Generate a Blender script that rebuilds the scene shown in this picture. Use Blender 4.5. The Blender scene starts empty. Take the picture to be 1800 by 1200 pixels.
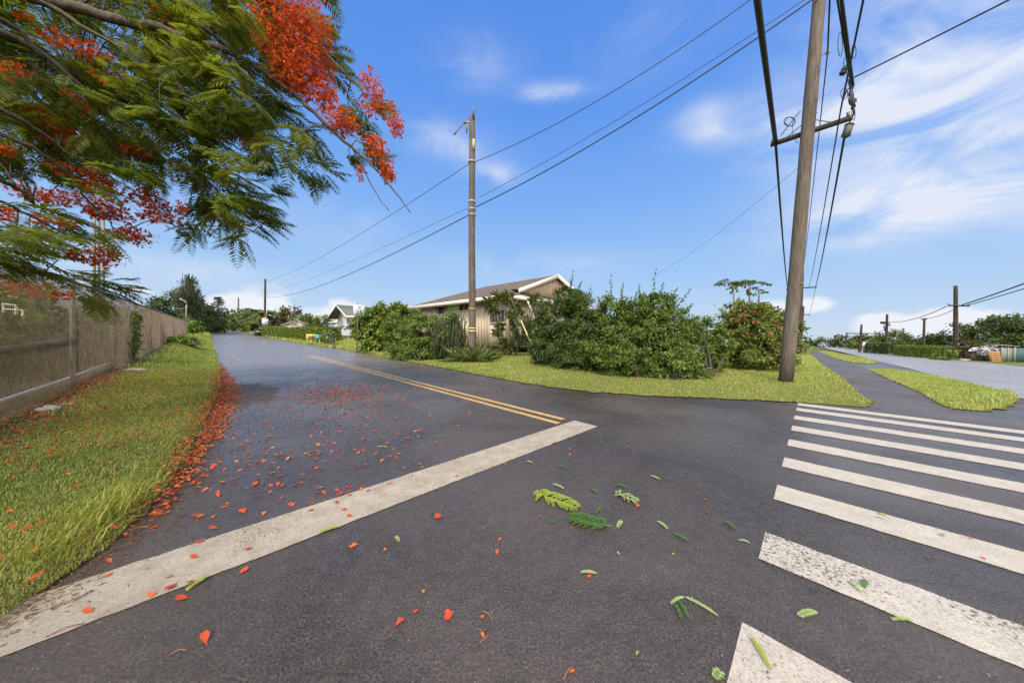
import bpy, math, random
import numpy as np
from mathutils import Vector, Matrix, geometry
rng = np.random.default_rng(7); random.seed(7)
sc = bpy.context.scene
COL = sc.collection
R = math.radians

# ------------------------------------------------------------------ camera
CAMH = 1.30
F = 525.0                                    # focal length in pixels of the 1800 px photograph
ROLL = math.atan2(21.0, 1050.0); HY = 592.4
VH = (600-HY)/F*math.cos(ROLL); PIT = math.atan(VH)
cr, sr, cp, sp = math.cos(ROLL), math.sin(ROLL), math.cos(PIT), math.sin(PIT)
RIGHT = Vector((cr, sp*sr, cp*sr)); UP = Vector((-sr, sp*cr, cp*cr)); FWD = Vector((0, cp, -sp))
cam = bpy.data.cameras.new('camera'); camo = bpy.data.objects.new('camera', cam); COL.objects.link(camo)
cam.sensor_width = 36.0; cam.lens = 36.0*F/1800.0; cam.clip_start = 0.05; cam.clip_end = 5000
M = Matrix.Identity(4)
for i in range(3):
    M[i][0] = RIGHT[i]; M[i][1] = UP[i]; M[i][2] = -FWD[i]
M[2][3] = CAMH
camo.matrix_world = M
sc.camera = camo

def ray(px, py):
    return RIGHT*((px-900)/F) + UP*((600-py)/F) + FWD
def at(px, py, Y):                           # point seen at a pixel, Y metres ahead
    r = ray(px, py); k = Y/r.y
    return Vector((r.x*k, Y, CAMH + r.z*k))
def azel(px, py):
    r = ray(px, py); return math.atan2(r.x, r.y), math.atan2(r.z, math.hypot(r.x, r.y))

# ------------------------------------------------------------------ light
SUN_EL, SUN_AZ = R(48), R(-166)              # azimuth clockwise from +Y (ahead): behind the viewer, a little left
sund = Vector((math.sin(SUN_AZ)*math.cos(SUN_EL), math.cos(SUN_AZ)*math.cos(SUN_EL), math.sin(SUN_EL)))
sl = bpy.data.lights.new('sun', 'SUN'); sl.energy = 3.5; sl.angle = R(16); sl.color = (1.0, 0.94, 0.85)
so = bpy.data.objects.new('sun', sl); COL.objects.link(so)
so.rotation_euler = sund.to_track_quat('Z', 'Y').to_euler(); so.location = (0, 0, 60)
sc.view_settings.view_transform = 'Standard'; sc.view_settings.look = 'None'
sc.view_settings.gamma = 1; sc.view_settings.use_curve_mapping = False
sc.view_settings.exposure = 0.0
sc.cycles.max_bounces = 8; sc.cycles.transparent_max_bounces = 8
sc.cycles.caustics_reflective = False; sc.cycles.caustics_refractive = False

world = bpy.data.worlds.new('World'); sc.world = world; world.use_nodes = True
wt = world.node_tree; wt.nodes.clear()
def wn(t, **k):
    n = wt.nodes.new(t)
    for a, b in k.items(): setattr(n, a, b)
    return n
def wm(op, a, b=None, c=None, clamp=False):
    n = wn('ShaderNodeMath', operation=op); n.use_clamp = clamp
    for i, v in enumerate((a, b, c)):
        if v is None: continue
        if isinstance(v, (int, float)): n.inputs[i].default_value = v
        else: wt.links.new(v, n.inputs[i])
    return n.outputs[0]
wout = wn('ShaderNodeOutputWorld'); wbg = wn('ShaderNodeBackground'); wbg.inputs[1].default_value = 0.1
wt.links.new(wbg.outputs[0], wout.inputs[0])
sky = wn('ShaderNodeTexSky', sky_type='NISHITA'); sky.sun_disc = False
sky.sun_elevation = SUN_EL; sky.sun_rotation = SUN_AZ; sky.ozone_density = 2.0; sky.air_density = 1.0; sky.dust_density = 1.2
tc = wn('ShaderNodeTexCoord'); sep = wn('ShaderNodeSeparateXYZ'); wt.links.new(tc.outputs['Generated'], sep.inputs[0])
wx, wy, wz = sep.outputs
AZ = wm('ARCTAN2', wx, wy); EL = wm('ARCSINE', wz)
ramp = wn('ShaderNodeValToRGB'); wt.links.new(wm('DIVIDE', EL, math.pi/2, clamp=True), ramp.inputs[0])
stops = [(0, (.66,.77,.95)), (.05, (.54,.71,.95)), (.12, (.38,.62,.98)), (.26, (.22,.475,1.0)), (.42, (.125,.345,.95)), (.6, (.09,.28,.86)), (1, (.07,.2,.62))]
cr_ = ramp.color_ramp
while len(cr_.elements) < len(stops): cr_.elements.new(0.5)
for e, (p, c) in zip(cr_.elements, stops): e.position = p; e.color = (*c, 1)
rs = wn('ShaderNodeVectorMath', operation='SCALE'); wt.links.new(ramp.outputs[0], rs.inputs[0]); rs.inputs['Scale'].default_value = 10
mx = wn('ShaderNodeMix', data_type='RGBA'); mx.inputs[0].default_value = 0.85
wt.links.new(sky.outputs[0], mx.inputs[6]); wt.links.new(rs.outputs[0], mx.inputs[7])
def wnoise(su, sv, rot, scale, detail, rough=.55, off=0., dist=0.):
    a = wm('ADD', wm('MULTIPLY', AZ, math.cos(rot)), wm('MULTIPLY', EL, math.sin(rot)))
    b = wm('SUBTRACT', wm('MULTIPLY', EL, math.cos(rot)), wm('MULTIPLY', AZ, math.sin(rot)))
    cx = wn('ShaderNodeCombineXYZ'); wt.links.new(wm('MULTIPLY', a, su), cx.inputs[0]); wt.links.new(wm('MULTIPLY', b, sv), cx.inputs[1]); cx.inputs[2].default_value = off
    n = wn('ShaderNodeTexNoise'); n.inputs['Scale'].default_value = scale; n.inputs['Detail'].default_value = detail; n.inputs['Roughness'].default_value = rough; n.inputs['Distortion'].default_value = dist
    wt.links.new(cx.outputs[0], n.inputs[0]); return n.outputs[0]
def wblob(px, py, sa, se, amp, rot=0.):
    a0, e0 = azel(px, py)
    da = wm('SUBTRACT', AZ, a0); de = wm('SUBTRACT', EL, e0)
    u = wm('ADD', wm('MULTIPLY', da, math.cos(rot)), wm('MULTIPLY', de, math.sin(rot)))
    v = wm('SUBTRACT', wm('MULTIPLY', de, math.cos(rot)), wm('MULTIPLY', da, math.sin(rot)))
    q = wm('ADD', wm('POWER', wm('ABSOLUTE', wm('DIVIDE', u, R(sa))), 2.0), wm('POWER', wm('ABSOLUTE', wm('DIVIDE', v, R(se))), 2.0))
    return wm('MULTIPLY', wm('EXPONENT', wm('MULTIPLY', q, -1.0)), amp)
def wsum(l):
    s = l[0]
    for x in l[1:]: s = wm('ADD', s, x)
    return s
# thin high cloud
wisps = wsum([wblob(1700, 240, 13, 8, .85, R(5)), wblob(1640, 90, 10, 10, .75), wblob(1730, 330, 14, 4, .4), wblob(1720, 345, 10, 2.6, .9, R(-3)), wblob(1290, 218, 7, 2.0, .7, R(-4)), wblob(1230, 195, 3, 1.4, .35),
              wblob(975, 160, 5.4, 1.0, .68, R(-2)), wblob(940, 168, 3.2, .7, .4), wblob(790, 250, 7, 2.4, .6, R(-3)), wblob(870, 305, 5, 1.5, .55), wblob(840, 110, 7, 3, .28), wblob(1540, 412, 4, 1.1, .6),
              wblob(950, 470, 14, 2.6, .42), wblob(300, 470, 10, 2.0, .4), wblob(1480, 200, 8, 5, .45), wblob(620, 400, 14, 4, .22), wblob(1150, 60, 10, 4, .15)])
wn1 = wnoise(2.6, 6.0, R(-4), 1.5, 6, .55, 3.1, .7); wn2 = wnoise(1.0, 2.2, R(-8), 4.0, 3, .5, 8.2)
wmask = wm('MULTIPLY', wisps, wm('ADD', wm('MULTIPLY', wm('MULTIPLY', wm('SUBTRACT', wn1, .36, clamp=True), 3.2), wm('ADD', wn2, .5)), .12), clamp=True)
# cumulus near the horizon
cum = wsum([wblob(440, 545, 5.0, 3.0, 1.15), wblob(400, 555, 5, 1.6, .8), wblob(480, 545, 4.2, 1.8, .85), wblob(608, 545, 3.0, 2.4, 1.0), wblob(578, 552, 2.2, 1.2, .7), wblob(1360, 540, 5, 1.4, .95), wblob(1425, 537, 3.0, .9, .75),
            wblob(1540, 560, 2.2, .9, .85), wblob(1620, 575, 4, 1.1, .9), wblob(1690, 560, 3.6, 1.6, .85), wblob(1440, 590, 9, 1.0, .42), wblob(240, 509, 2.0, .6, .75), wblob(1655, 572, 4, 1.4, .6)])
cn = wnoise(1, 1.5, 0, 13, 6, .62, 1.7)
cmask = wm('MULTIPLY', wm('SUBTRACT', wm('ADD', cum, wm('MULTIPLY', wm('SUBTRACT', cn, .5), 2.0)), .40, clamp=True), 1.9, clamp=True)
# unseen overcast added overhead and behind the camera to whiten the light
ov1 = wm('MULTIPLY', wm('MULTIPLY', wm('SUBTRACT', EL, R(52)), 1/R(14), clamp=True), .42)
ov2 = wm('MULTIPLY', wm('MULTIPLY', wm('SUBTRACT', -0.05, wy), 3.5, clamp=True), wm('MULTIPLY', wm('SUBTRACT', EL, R(2)), 1/R(10), clamp=True))
ovn = wnoise(1, 1, 0, 3.0, 5, .55, 5.5)
omask = wm('MULTIPLY', wm('MAXIMUM', ov1, ov2), wm('ADD', .55, wm('MULTIPLY', ovn, .7)), clamp=True)
def wmix(fac, col, src):
    m = wn('ShaderNodeMix', data_type='RGBA'); wt.links.new(fac, m.inputs[0]); wt.links.new(src, m.inputs[6]); m.inputs[7].default_value = (*col, 1); return m.outputs[2]
c1 = wmix(wmask, (7.6, 8.2, 9.6), mx.outputs[2])
c2 = wmix(cmask, (8.6, 8.9, 9.6), c1)
c3 = wmix(omask, (27.0, 26.2, 25.2), c2)
wt.links.new(c3, wbg.inputs[0])

# ------------------------------------------------------------------ ground frame: s runs down the side street, t along the highway
def W(s, t, z=0.0): return Vector((.71*t-.704*s, .704*t+.71*s, z))
def ST(x, y): return (-.704*x+.71*y, .71*x+.704*y)
def sst(a, b, x): 
    k = np.clip((np.asarray(x, float)-a)/(b-a), 0, 1); return k*k*(3-2*k)
EL_S = np.array([-30, 2.0, 2.53, 2.9, 3.8, 5.5, 8.8, 14., 22., 53., 115, 300]); EL_T = np.array([-6, -.80, -.66, -.45, -.27, -.15, .06, .10, .0, -.35, -1.4, -4])
def edge_left(s): return np.interp(s, EL_S, EL_T)
ER_S = np.array([-30, .2, .9, 1.6, 2.6, 3.7, 4.9, 6.2, 8.3, 12.4, 20.6, 30, 46, 64, 86, 115, 300]); ER_T = np.array([9, 8.95, 8.5, 7.95, 7.1, 6.5, 6.25, 6.2, 6.3, 6.56, 7.1, 7.45, 7.6, 6.8, 5.8, 4.6, 2])
def edge_right(s): return np.interp(s, ER_S, ER_T)
def G(s, t):                                  # height of the land
    s = np.asarray(s, float); t = np.asarray(t, float)
    rise = 1.75*sst(40, 135, s)*(1-sst(40, 90, t))
    lot = .30*sst(7.8, 12.5, t)*sst(4.5, 9.5, s)*(1-sst(24,40,t)) + .45*sst(26, 44, s)*sst(8.5, 12.5, t)*(1-sst(40,90,t))
    bank = np.interp(s, [0, 7.5, 10, 18, 29, 42, 100], [0, .02, .09, .26, .74, .88, .2])*sst(-.2, -2.0, t)
    return rise+lot+bank
def GZ(x, y): 
    s, t = ST(x, y); return float(G(s, t))
def P(px, py):                                # the point of the land seen at a pixel
    r = ray(px, py); z = 0.0
    for _ in range(12):
        k = (z-CAMH)/r.z if r.z < -1e-4 else 200.0
        x, y = r.x*k, r.y*k; z = .5*z+.5*min(GZ(x, y), 1.2)
    return Vector((x, y, GZ(x, y)))
def onland(px, Y):
    r = ray(px, 595); x = r.x*Y/r.y; return Vector((x, Y, GZ(x, Y)))

# ------------------------------------------------------------------ mesh building
def tag(o, label=None, cat=None, group=None, kind=None):
    if label: o['label'] = label
    if cat: o['category'] = cat
    if group: o['group'] = group
    if kind: o['kind'] = kind
    return o
def empty(name, loc, label=None, cat=None, group=None):
    o = bpy.data.objects.new(name, None); o.empty_display_size = .2; COL.objects.link(o); o.location = loc
    return tag(o, label, cat, group)
class MB:
    def __init__(self): self.v = []; self.n = 0; self.f = {3: [], 4: []}; self.ng = []; self.mi = {3: [], 4: []}
    def add(self, V, Fc, mi=0):
        V = np.asarray(V, float).reshape(-1, 3); Fc = np.asarray(Fc, int)
        self.v.append(V); k = Fc.shape[1]; self.f[k].append(Fc+self.n); self.mi[k].append(np.full(len(Fc), mi)); self.n += len(V); return self
    def poly(self, pts, mi=0):
        self.v.append(np.array([tuple(p) for p in pts], float)); self.ng.append((list(range(self.n, self.n+len(pts))), mi)); self.n += len(pts); return self
    def hexa(self, c, mi=0):                  # eight corners: bottom four, top four
        c = [tuple(p) for p in c]
        return self.add(c, [(0,3,2,1), (4,5,6,7), (0,1,5,4), (1,2,6,5), (2,3,7,6), (3,0,4,7)], mi)
    def box(self, lo, hi, mi=0, fr=None):     # axis box; fr maps (a,b,c) to the world
        (x0,y0,z0), (x1,y1,z1) = lo, hi
        c = [(x0,y0,z0),(x1,y0,z0),(x1,y1,z0),(x0,y1,z0),(x0,y0,z1),(x1,y0,z1),(x1,y1,z1),(x0,y1,z1)]
        if fr: c = [tuple(fr(*p)) for p in c]
        return self.hexa(c, mi)
    def tube(self, path, rad, n=6, mi=0, cap=True):
        p = np.array([tuple(q) for q in path], float); k = len(p); rad = np.broadcast_to(np.asarray(rad, float), (k,))
        t = np.gradient(p, axis=0); t /= np.maximum(np.linalg.norm(t, axis=1, keepdims=True), 1e-9)
        ref = np.array((0,0,1.)) if abs(t[:,2]).mean() < .8 else np.array((1.,0,0))
        a = np.cross(t, ref); a /= np.maximum(np.linalg.norm(a, axis=1, keepdims=True), 1e-9); b = np.cross(t, a)
        ang = np.arange(n)*2*np.pi/n
        V = p[:,None,:] + rad[:,None,None]*(a[:,None,:]*np.cos(ang)[None,:,None]+b[:,None,:]*np.sin(ang)[None,:,None])
        i = np.arange(k-1)[:,None]*n; j = np.arange(n)[None,:]; j2 = (j+1) % n
        Fq = np.stack([i+j, i+j2, i+n+j2, i+n+j], -1).reshape(-1, 4)
        base = self.n; self.add(V.reshape(-1, 3), Fq, mi)
        if cap:
            self.ng.append(([base+q for q in range(n)][::-1], mi)); self.ng.append(([base+(k-1)*n+q for q in range(n)], mi))
        return self
    def build(self, name, mats, parent=None, smooth=False, world=True, kind=None):
        V = np.concatenate(self.v) if self.v else np.zeros((0, 3))
        if parent is not None and world:
            r = parent
            while r.parent: r = r.parent
            V = V-np.array(r.location)
        if not isinstance(mats, (list, tuple)): mats = [mats]
        me = bpy.data.meshes.new(name)
        sizes = []; loops = []; mi = []
        for k in (3, 4):
            if self.f[k]:
                A = np.concatenate(self.f[k]); loops.append(A.ravel()); sizes.append(np.full(len(A), k)); mi.append(np.concatenate(self.mi[k]))
        for g, m in self.ng: loops.append(np.array(g)); sizes.append(np.array([len(g)])); mi.append(np.array([m]))
        loops = np.concatenate(loops); sizes = np.concatenate(sizes); mi = np.concatenate(mi)
        me.vertices.add(len(V)); me.vertices.foreach_set('co', V.astype(np.float32).ravel())
        me.loops.add(len(loops)); me.loops.foreach_set('vertex_index', loops.astype(np.int32))
        me.polygons.add(len(sizes)); st = np.concatenate([[0], np.cumsum(sizes)[:-1]])
        me.polygons.foreach_set('loop_start', st.astype(np.int32)); me.polygons.foreach_set('loop_total', sizes.astype(np.int32))
        for m in mats: me.materials.append(m)
        me.polygons.foreach_set('material_index', mi.astype(np.int32))
        if smooth: me.polygons.foreach_set('use_smooth', np.ones(len(sizes), bool))
        me.update(calc_edges=True); me.validate()
        o = bpy.data.objects.new(name, me); COL.objects.link(o)
        if parent is not None: o.parent = parent
        if kind: o['kind'] = kind
        return o
def unit(a): return a/np.maximum(np.linalg.norm(a, axis=-1, keepdims=True), 1e-9)
def cards(m, Pn, D, N, L, Wd, bend=.15, mi=0, fold=.12):       # leaves: base, side, tip, side
    Pn = np.asarray(Pn, float); D = unit(np.asarray(D, float)); S = unit(np.cross(D, N)); N = np.cross(S, D)
    L = np.broadcast_to(L, (len(Pn),))[:, None]; Wd = np.broadcast_to(Wd, (len(Pn),))[:, None]
    mid = Pn+D*L*.48
    V = np.stack([Pn, mid+S*Wd*.5+N*Wd*fold, Pn+D*L-N*L*bend, mid-S*Wd*.5+N*Wd*fold], 1).reshape(-1, 3)
    i = np.arange(len(Pn))*4
    return m.add(V, np.concatenate([np.stack([i, i+1, i+2], 1), np.stack([i, i+2, i+3], 1)]), mi)
def rdir(n): return unit(rng.normal(size=(n, 3)))
def in_poly(x, y, poly):
    poly = np.asarray(poly); n = len(poly); c = np.zeros(len(x), bool); j = n-1
    for i in range(n):
        xi, yi = poly[i]; xj, yj = poly[j]
        c ^= ((yi > y) != (yj > y)) & (x < (xj-xi)*(y-yi)/(yj-yi+1e-12)+xi); j = i
    return c

# ------------------------------------------------------------------ materials
def mat(name, base=(.5,.5,.5), rough=.6, spec=.4, metal=0.):
    m = bpy.data.materials.new(name); m.use_nodes = True; b = m.node_tree.nodes['Principled BSDF']
    b.inputs['Base Color'].default_value = (*base, 1); b.inputs['Roughness'].default_value = rough; b.inputs['Specular IOR Level'].default_value = spec; b.inputs['Metallic'].default_value = metal
    return m
class NT:
    def __init__(self, m): self.t = m.node_tree; self.b = self.t.nodes['Principled BSDF']
    def n(self, ty, ins=None, **k):
        q = self.t.nodes.new(ty)
        for a, b in k.items(): setattr(q, a, b)
        for a, b in (ins or {}).items(): self.put(q, a, b)
        return q
    def put(self, q, a, b):
        if isinstance(b, (int, float, tuple)): q.inputs[a].default_value = b
        else: self.t.links.new(b, q.inputs[a])
    def co(self, scale=(1,1,1), kind='Object', rot=(0,0,0)):
        c = self.n('ShaderNodeTexCoord'); mp = self.n('ShaderNodeMapping', {0: c.outputs[kind]}); mp.inputs['Scale'].default_value = scale; mp.inputs['Rotation'].default_value = rot; return mp.outputs[0]
    def noise(self, v, scale, detail=4, rough=.55, dist=0.): return self.n('ShaderNodeTexNoise', {0: v, 'Scale': scale, 'Detail': detail, 'Roughness': rough, 'Distortion': dist}).outputs[0]
    def math(self, op, a, b=0.0, clamp=False): return self.n('ShaderNodeMath', {0: a, 1: b}, operation=op, use_clamp=clamp).outputs[0]
    def ramp(self, f, stops, mode='LINEAR'):
        r = self.n('ShaderNodeValToRGB', {0: f}); e = r.color_ramp; e.interpolation = mode
        while len(e.elements) < len(stops): e.elements.new(.5)
        for q, (p, c) in zip(e.elements, stops): q.position = p; q.color = (*c, 1) if not isinstance(c, (int, float)) else (c, c, c, 1)
        return r.outputs[0]
    def mix(self, f, a, b, mode='MIX'):
        q = self.n('ShaderNodeMix', data_type='RGBA', blend_type=mode)
        for i, v in ((0, f), (6, a), (7, b)):
            if isinstance(v, tuple): v = (*v, 1) if len(v) == 3 else v
            self.put(q, i, v)
        return q.outputs[2]
    def bump(self, h, st=.3, dist=.02):
        q = self.n('ShaderNodeBump', {'Height': h, 'Strength': st, 'Distance': dist}); self.t.links.new(q.outputs[0], self.b.inputs['Normal']); return q
    def col(self, c): self.put(self.b, 'Base Color', c)
    def rough(self, c): self.put(self.b, 'Roughness', c)
GAIN = 1.0
def leafmat(name, cols, trans=.35, rough=.5, spec=.35, nscale=.8, second=None):
    m = mat(name, rough=rough, spec=spec); t = NT(m)
    cols = [tuple(min(.9, x*GAIN) for x in c) for c in cols]; second = second and tuple(x*GAIN for x in second)
    isl = t.n('ShaderNodeNewGeometry').outputs['Random Per Island']
    k = len(cols); c = t.ramp(isl, [(i/(k-1), q) for i, q in enumerate(cols)])
    if second:
        nz = t.noise(t.co(), nscale, 3); c = t.mix(t.ramp(nz, [(.42, 0.), (.62, 1.)]), c, t.mix(.65, c, second))
    t.col(c)
    tr = t.n('ShaderNodeBsdfTranslucent', {0: t.mix(1.0, c, (1.0, 1.0, .55), 'MULTIPLY')})
    ms = t.n('ShaderNodeMixShader', {0: trans, 1: t.b.outputs[0], 2: tr.outputs[0]})
    t.t.links.new(ms.outputs[0], t.t.nodes['Material Output'].inputs[0]); return m
def woodpole(name, a, b):
    m = mat(name, rough=.85, spec=.2); t = NT(m)
    v = t.co((1,1,.06)); n1 = t.noise(v, 26, 6, .65); n2 = t.noise(t.co((1,1,.3)), 2.2, 4)
    c = t.mix(t.ramp(n1, [(.32, 0.), (.68, 1.)]), a, b); c = t.mix(t.ramp(n2, [(.4, 0.), (.7, .45)]), c, tuple(q*.45 for q in a)); t.col(c)
    t.bump(n1, .6, .02); return m
def noisy(name, a, b, scale=6., rough=.7, spec=.3, bump=.2, st=(1,1,1), metal=0., detail=5):
    m = mat(name, rough=rough, spec=spec, metal=metal); t = NT(m); n1 = t.noise(t.co(st), scale, detail, .6)
    t.col(t.mix(t.ramp(n1, [(.3, 0.), (.7, 1.)]), a, b))
    if bump: t.bump(n1, bump, .02)
    return m
# ------------------------------------------------------------------ road materials
def asphalt(name, c0, c1, wet=(.22, .42), specks=True, stain_sheen=False):
    m = mat(name, rough=.35, spec=.42); t = NT(m); co = t.co()
    fine = t.noise(co, 85, 5, .75); grain = t.n('ShaderNodeTexVoronoi', {0: co, 'Scale': 78.0}).outputs[0]
    med = t.noise(co, 14, 5, .6); big = t.noise(co, .55, 4, .55, .6)
    c = t.mix(t.ramp(fine, [(.40, 0.), (.64, 1.)]), c0, c1)
    c = t.mix(t.ramp(med, [(.35, 0.), (.7, .5)]), c, tuple(q*.62 for q in c0))
    c = t.mix(t.ramp(big, [(.35, 0.), (.7, .35)]), c, tuple(q*1.5 for q in c1))
    if specks:
        sp = t.n('ShaderNodeTexVoronoi', {0: co, 'Scale': 40.0}); s2 = t.noise(co, 1.4, 2)
        f = t.math('MULTIPLY', t.math('LESS_THAN', sp.outputs[0], .10), t.math('GREATER_THAN', t.noise(co, 23, 0), .60))
        c = t.mix(f, c, t.ramp(s2, [(.4, (.22,.15,.07)), (.6, (.32,.29,.22))]))
    rg = t.ramp(t.noise(co, 1.1, 5, .6, .8), [(.40, wet[0]), (.62, wet[1])])
    if stain_sheen:                                # damp mat of rotted petals beside the verge
        mp = t.n('ShaderNodeMapping', {0: co}, vector_type='TEXTURE'); p = W(8.5, .45); mp.inputs['Location'].default_value = p
        mp.inputs['Rotation'].default_value = (0, 0, math.atan2(.71, -.704)); mp.inputs['Scale'].default_value = (1.75, .62, 1)
        d = t.n('ShaderNodeVectorMath', {0: mp.outputs[0]}, operation='LENGTH').outputs['Value']
        f = t.ramp(t.math('ADD', d, t.math('MULTIPLY', t.math('SUBTRACT', t.noise(co, 3.2, 5, .6), .5), .9)), [(.80, 1.), (.92, 0.)])
        c = t.mix(t.math('MULTIPLY', f, .8), c, (.036, .026, .02)); rg = t.mix(f, rg, (.85, .85, .85))
        p2 = W(7.2, 2.0); mp2 = t.n('ShaderNodeMapping', {0: co}, vector_type='TEXTURE'); mp2.inputs['Location'].default_value = p2; mp2.inputs['Scale'].default_value = (1.5, 1.2, 1)
        d2 = t.n('ShaderNodeVectorMath', {0: mp2.outputs[0]}, operation='LENGTH').outputs['Value']
        f2 = t.ramp(t.math('ADD', d2, t.math('MULTIPLY', t.math('SUBTRACT', t.noise(co, 5, 5, .65), .5), 1.6)), [(.3, .55), (.85, 0.)])
        c = t.mix(f2, c, (.05, .032, .024)); rg = t.mix(f2, rg, (.7, .7, .7))
    vd = t.n('ShaderNodeTexVoronoi', {0: t.n('ShaderNodeVectorMath', {0: co, 1: t.n('ShaderNodeTexNoise', {0: co, 'Scale': 1.7, 'Detail': 5.0}).outputs[1]}, operation='ADD').outputs[0], 'Scale': .33}, feature='DISTANCE_TO_EDGE').outputs[0]
    ck = t.math('MULTIPLY', t.ramp(vd, [(.0, 1.), (.006, 0.)]), t.ramp(t.noise(co, .5, 2), [(.5, 0.), (.6, .6)])); c = t.mix(ck, c, (.014, .012, .011))
    if stain_sheen:                                # wet sheen farther up the street, painted in as a lighter base colour
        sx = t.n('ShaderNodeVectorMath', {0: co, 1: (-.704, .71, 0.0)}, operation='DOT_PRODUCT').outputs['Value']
        far_sheen = t.ramp(t.math('ADD', t.math('DIVIDE', sx, 30.0), t.math('MULTIPLY', t.math('SUBTRACT', t.noise(co, .35, 4, .6, .8), .5), .35)), [(.12, 0.), (.55, 1.)])
        c = t.mix(t.math('MULTIPLY', far_sheen, .75), c, t.mix(t.ramp(t.noise(co, 3.0, 5, .65), [(.3, 0.), (.7, 1.)]), (.17,.15,.14), (.25,.225,.21)))
    t.col(c); t.rough(rg)
    h = t.math('ADD', t.math('MULTIPLY', grain, .9), t.math('MULTIPLY', fine, .8))
    t.bump(h, .42, .006); return m
M_ROAD = asphalt('side_street_asphalt', (.019,.0142,.0108), (.122,.096,.077), (.23, .44), stain_sheen=True)
M_HWY = asphalt('highway_asphalt', (.20,.185,.18), (.29,.27,.26), (.30, .46), specks=False)
M_PATH = asphalt('footpath_asphalt', (.050,.043,.039), (.125,.11,.10), (.5, .75))
def paint(name, c0, c1, wear=.36):
    m = mat(name, rough=.6, spec=.4); t = NT(m); co = t.co()
    c = t.mix(t.ramp(t.noise(co, 7, 5, .6), [(.3, 0.), (.7, 1.)]), c0, c1)
    c = t.mix(t.ramp(t.noise(co, 120, 3, .6), [(.35, .5), (.6, 0.)]), c, tuple(q*.45 for q in c0))
    n = t.math('ADD', t.math('MULTIPLY', t.noise(t.co((1, 1, 1), rot=(0, 0, .8)), 58, 5, .72), .75), t.math('MULTIPLY', t.noise(co, 1.1, 3), .42))
    f = t.ramp(n, [(wear-.02, 1.), (wear+.05, 0.)])
    t.col(t.mix(f, c, (.085,.075,.068)))
    t.bump(t.math('ADD', t.noise(co, 210, 3), t.math('MULTIPLY', f, -1.0)), .5, .005); return m
M_WHITE = paint('road_paint_white', (.44,.38,.30), (.56,.495,.40), .42)
M_STOP = paint('road_paint_stop', (.33,.27,.195), (.49,.42,.32), .45)
M_WORN = paint('road_paint_worn', (.46,.40,.32), (.58,.52,.425), .53)
M_YELL = paint('road_paint_yellow', (.50,.30,.09), (.62,.40,.15), .44)

# grass
def grassmat(name, cols, yel):
    m = leafmat(name, cols, .35, .55, .25, .9, yel); return m
GAIN = 1.48
M_GR1 = grassmat('verge_grass', [(.26,.20,.07), (.14,.20,.03), (.17,.25,.035), (.23,.29,.05), (.11,.175,.025), (.34,.32,.11), (.15,.22,.03)], (.31,.30,.07))
M_GR2 = grassmat('lot_grass', [(.26,.23,.08), (.18,.25,.05), (.25,.31,.065), (.31,.335,.09), (.15,.215,.04)], (.37,.34,.11))
GAIN = 1.0
M_TURF = noisy('turf_soil', (.09,.10,.022), (.19,.19,.045), 9, .9, .1, .6)
t = NT(M_TURF); 
M_SOIL = noisy('verge_soil', (.05,.036,.02), (.12,.10,.035), 22, .9, .1, .7)
M_LAND = noisy('land', (.07,.085,.02), (.14,.15,.035), .6, .95, .1, .3)

# ------------------------------------------------------------------ the land and the roads
def gridsheet(name, ss, ts, zf, m, kind='structure'):
    S, T = np.meshgrid(ss, ts, indexing='ij'); Z = zf(S, T)
    X = .71*T-.704*S; Y = .704*T+.71*S; n, k = S.shape
    b = MB(); i = np.arange(n-1)[:, None]*k; j = np.arange(k-1)[None, :]
    b.add(np.stack([X, Y, Z], -1).reshape(-1, 3), np.stack([i+j, i+k+j, i+k+j+1, i+j+1], -1).reshape(-1, 4))
    return b.build(name, m, smooth=True, kind=kind)
s_ax = np.concatenate([[-1500, -500, -200, -100, -60, -40], np.arange(-30, 60, 1.5), np.arange(60, 130, 5), [150, 200, 300, 600, 1800]])
t_ax = np.concatenate([[-1500, -500, -200, -80, -40], np.arange(-30, 50, 1.5), [55, 65, 80, 110, 160, 240, 400, 800, 2500]])
def landz(S, T):
    z = G(S, T)-.04
    deep = ((S < 130) & (T > edge_left(S)-.8) & (T < edge_right(S)+.8)) | ((S < -.4) & (T > -40))
    return np.where(deep, z-.12, z)
gridsheet('ground', s_ax, t_ax, landz, M_LAND)
# side street: a curved strip, opening into the junction
ss = np.concatenate([np.arange(-3.7, 12, .5), np.arange(12, 131, 3)])
b = MB(); rows = []
for s in ss:
    l = edge_left(s)-.35; r = edge_right(s)+.35
    if s < .2: r = 46.0
    if s < 2: l = -30.0
    rows.append([(s, l+(r-l)*q) for q in np.linspace(0, 1, 30)])
V = np.array(rows); n, k = V.shape[:2]; i = np.arange(n-1)[:, None]*k; j = np.arange(k-1)[None, :]
crown = G(V[..., 0], np.full(V.shape[:2], 3.3))
b.add(np.stack([.71*V[...,1]-.704*V[...,0], .704*V[...,1]+.71*V[...,0], crown], -1).reshape(-1, 3), np.stack([i+j, i+k+j, i+k+j+1, i+j+1], -1).reshape(-1, 4))
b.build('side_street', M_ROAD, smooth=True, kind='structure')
b = MB(); tt = np.concatenate([[-200, -60, -20], np.arange(-5, 80, 5), [100, 150, 250, 500, 1500]])
lo_ = np.interp(tt, [-200, 25, 45, 60, 120, 1500], [-10.4, -10.4, -9.9, -9.3, -8.3, -8.0]); hi_ = np.interp(tt, [-200, 30, 60, 120, 1500], [-3.75, -3.75, -3.3, -2.0, -1.0])
for a in range(len(tt)-1):
    b.add([W(lo_[a], tt[a], .006), W(hi_[a], tt[a], .006), W(hi_[a+1], tt[a+1], .006), W(lo_[a+1], tt[a+1], .006)], [(0, 3, 2, 1)])
b.build('highway', M_HWY, kind='structure')
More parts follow.
